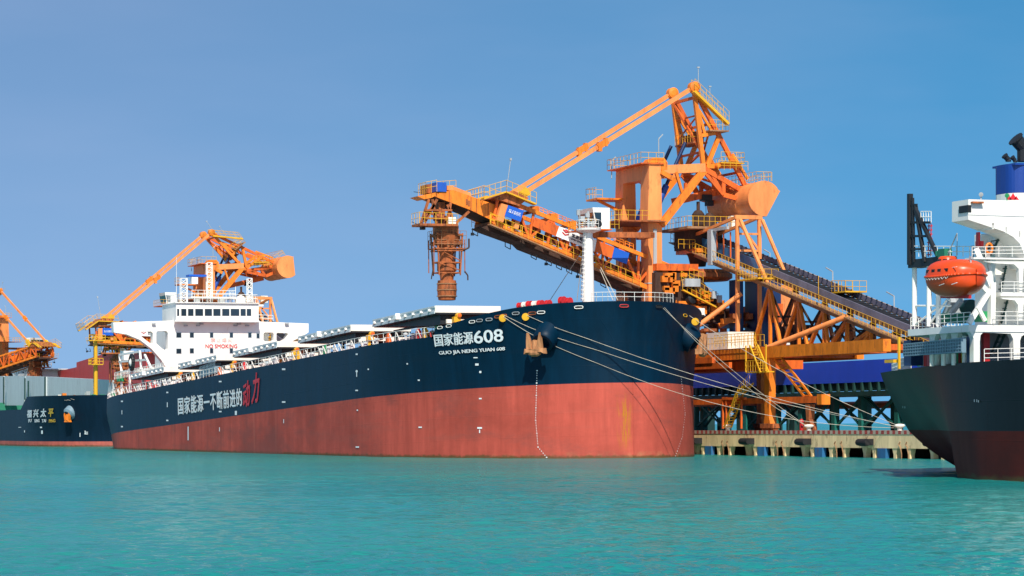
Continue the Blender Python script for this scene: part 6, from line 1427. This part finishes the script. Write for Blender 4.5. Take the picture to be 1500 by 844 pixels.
mb = MB(); c = PY(140.5, 534, -3); mb.bb(c-Vector((1.2, 1.0, .1)), c+Vector((1.2, 1.0, .05))); mb.rail([c+Vector((1.2, -1, 0)), c+Vector((1.2, 1, 0))], 1.0, .6, .06); mb.rail([c+Vector((-1.2, -1, 0)), c+Vector((1.2, -1, 0))], 1.0, .6, .06); c = PY(140.5, 499, -3); mb.bb(c-Vector((1, 1.4, .1)), c+Vector((1, 1.4, .05))); mb.rail([c+Vector((1, -1.4, 0)), c+Vector((1, 1.4, 0))], .9, .6, .06); mb.stair(PY(137.5, 583, -3), PY(137.5, 500, -3), .4, (1, 0, 0), .5, .06); mb.build('mast_platform', M['yellow'], fm, True)
rr = random.Random(17)
for i in range(16):
    px = rr.uniform(78, 166); p = PY(px, 577, rr.uniform(-6, 1)); p.z = 8.3; h = rr.uniform(.4, 1.1); mb = MB().bb(p, p+Vector((rr.uniform(.3, 1.0), rr.uniform(.3, .8), h))); mb.build('deck_fitting', M[rr.choice(['white', 'orange', 'rusty', 'lettergrey', 'green_paint', 'cream'])], ls, True)

# ------------------------------------------------------------------ sheds on the pier beyond
def shed(name, label, pts, Y, th, m_, cat, roof=None):
    base = PY(pts[0][0], 600, Y); t = thing(name, label, cat, (base.x, Y, PZT)); zlow = PZT
    prism_px(pts, Y, th).build('wall', m_, t, True)
    return t
t = shed('red_shed', 'long red sheet metal shed partly hidden behind the white bridge wing', [(48, 552), (112, 538), (112, 531), (150, 519), (214, 517), (214, 640), (48, 640)], 40, 8, M['red_corr'], 'shed')
prism_px([(148, 519.5), (216, 517.3), (216, 515.5), (148, 517.5)], 39.6, 9).build('roof', M['deep_orange'], t, True)
t = shed('white_shed', 'low white roofed shed at the left edge behind pale hatch covers', [(-40, 541), (50, 541), (52, 552), (52, 640), (-40, 640)], 34, 8, M['white'], 'shed')
prism_px([(-42, 539.8), (51, 540), (51, 541.5), (-42, 541.5)], 33.7, 8.6).build('roof', M['grey_white'], t, True)

# ------------------------------------------------------------------ mooring lines and rat guards
inv_s = ship.matrix_basis
def line(label, p, q, sag, r=.024):
    p, q = Vector(p), Vector(q); pts = []
    for i in range(41): u = i/40; pts.append(p.lerp(q, u)-UP*sag*4*u*(1-u))
    iv = ship.matrix_basis.inverted()
    for i in range(1, 41):                                   # where a rope meets the bow it bears on the plating
        s_ = iv @ pts[i]; k = 0
        while s_.z < 14.7 and H1.f(s_) < .10 and k < 200 and s_.x < 6: s_ = s_+H1.normal(s_)*.05; k += 1
        pts[i] = ship.matrix_basis @ s_
    mb = MB(); o = len(mb.v); n = 6
    for i, x in enumerate(pts):
        t = (pts[min(i+1, 40)]-pts[max(i-1, 0)]).normalized(); a = t.cross(UP).normalized(); b_ = a.cross(t)
        mb.v += [x+a*r*math.cos(2*math.pi*j/n)+b_*r*math.sin(2*math.pi*j/n)-p for j in range(n)]
    for i in range(40):
        for j in range(n): mb.f.append((i*n+j, i*n+(j+1) % n, (i+1)*n+(j+1) % n, (i+1)*n+j)); mb.mi.append(0)
    o = mb.build('mooring_line', M['rope'], None, smooth=True); o.location = p; tag(o, label, 'rope', 'mooring lines'); return pts
def chock(px, py): return ship.matrix_basis @ H1.hit(px, py, .12)
def bl(t, dz=.5): return Vector(t.location)+UP*dz
def st(px, py):                                              # port bow chocks lie beyond the stem
    return ship.matrix_basis @ H1.hit(px, py, .12)
LN = []
LN.append(line('highest mooring line running from the starboard bow across the bow', chock(768, 459.5), bl(B2), .9))
LN.append(line('middle mooring line running from the starboard bow across the bow', chock(740, 461.5), bl(B2, .55), 1.1))
LN.append(line('lowest slack mooring line drooping across the bow below the others', chock(737, 462.5), bl(B2, .45), 2.6))
LN.append(line('mooring line from the bow top rail to the bollard below the sill beam end', st(970, 451), bl(B1), .5))
LN.append(line('slacker mooring line from the bow top rail to the bollard below the sill beam end', st(972, 450), bl(B1, .55), 1.1))
LN.append(line('mooring line from the far bow shoulder rising highest beside the orange leg', st(1008, 462), bl(B2, .6), .7))
for k, (px, py, zq) in enumerate(((95, 586, 2.9), (99, 585.5, 3.2), (104, 584, 2.6))):
    LN3 = line(('upper', 'middle', 'lowest')[k]+' mooring line running aft of the far ship anchor towards the pier', ls.matrix_basis @ H3.hit(px, py, .1), Vector((-192, 17.9, zq)), .3+.3*k)
def guard(pts, u, label, r=.36, m_='yellow'):
    k = u*40; i = int(k); c = pts[i].lerp(pts[i+1], k-i); t = (pts[i+1]-pts[i]).normalized()
    g = MB().lathe([(.08, -.02), (r, -.03), (r, .03), (.08, .04)], (0, 0, 0), (.85, -.5, -.1), 22)
    o = g.build('rat_guard', M[m_], None); o.location = c-UP*r*.55; tag(o, label, 'rat guard', 'rat guards on the mooring lines'); return o
guard(LN[0], .006, 'yellow rat guard disc on the highest line of the starboard bow')
guard(LN[2], .001, 'yellow rat guard disc on the lowest line of the starboard bow')
guard(LN[5], .03, 'yellow rat guard disc at the far bow shoulder')

for r_ in (ship, rs, ls): split_thing(r_, ('deck_vent', 'bracket', 'deck_pipe'))
for t_ in list(bpy.data.objects):
    if t_.name.startswith('conveyor_gallery') or t_.name.startswith('pier'): split_thing(t_)
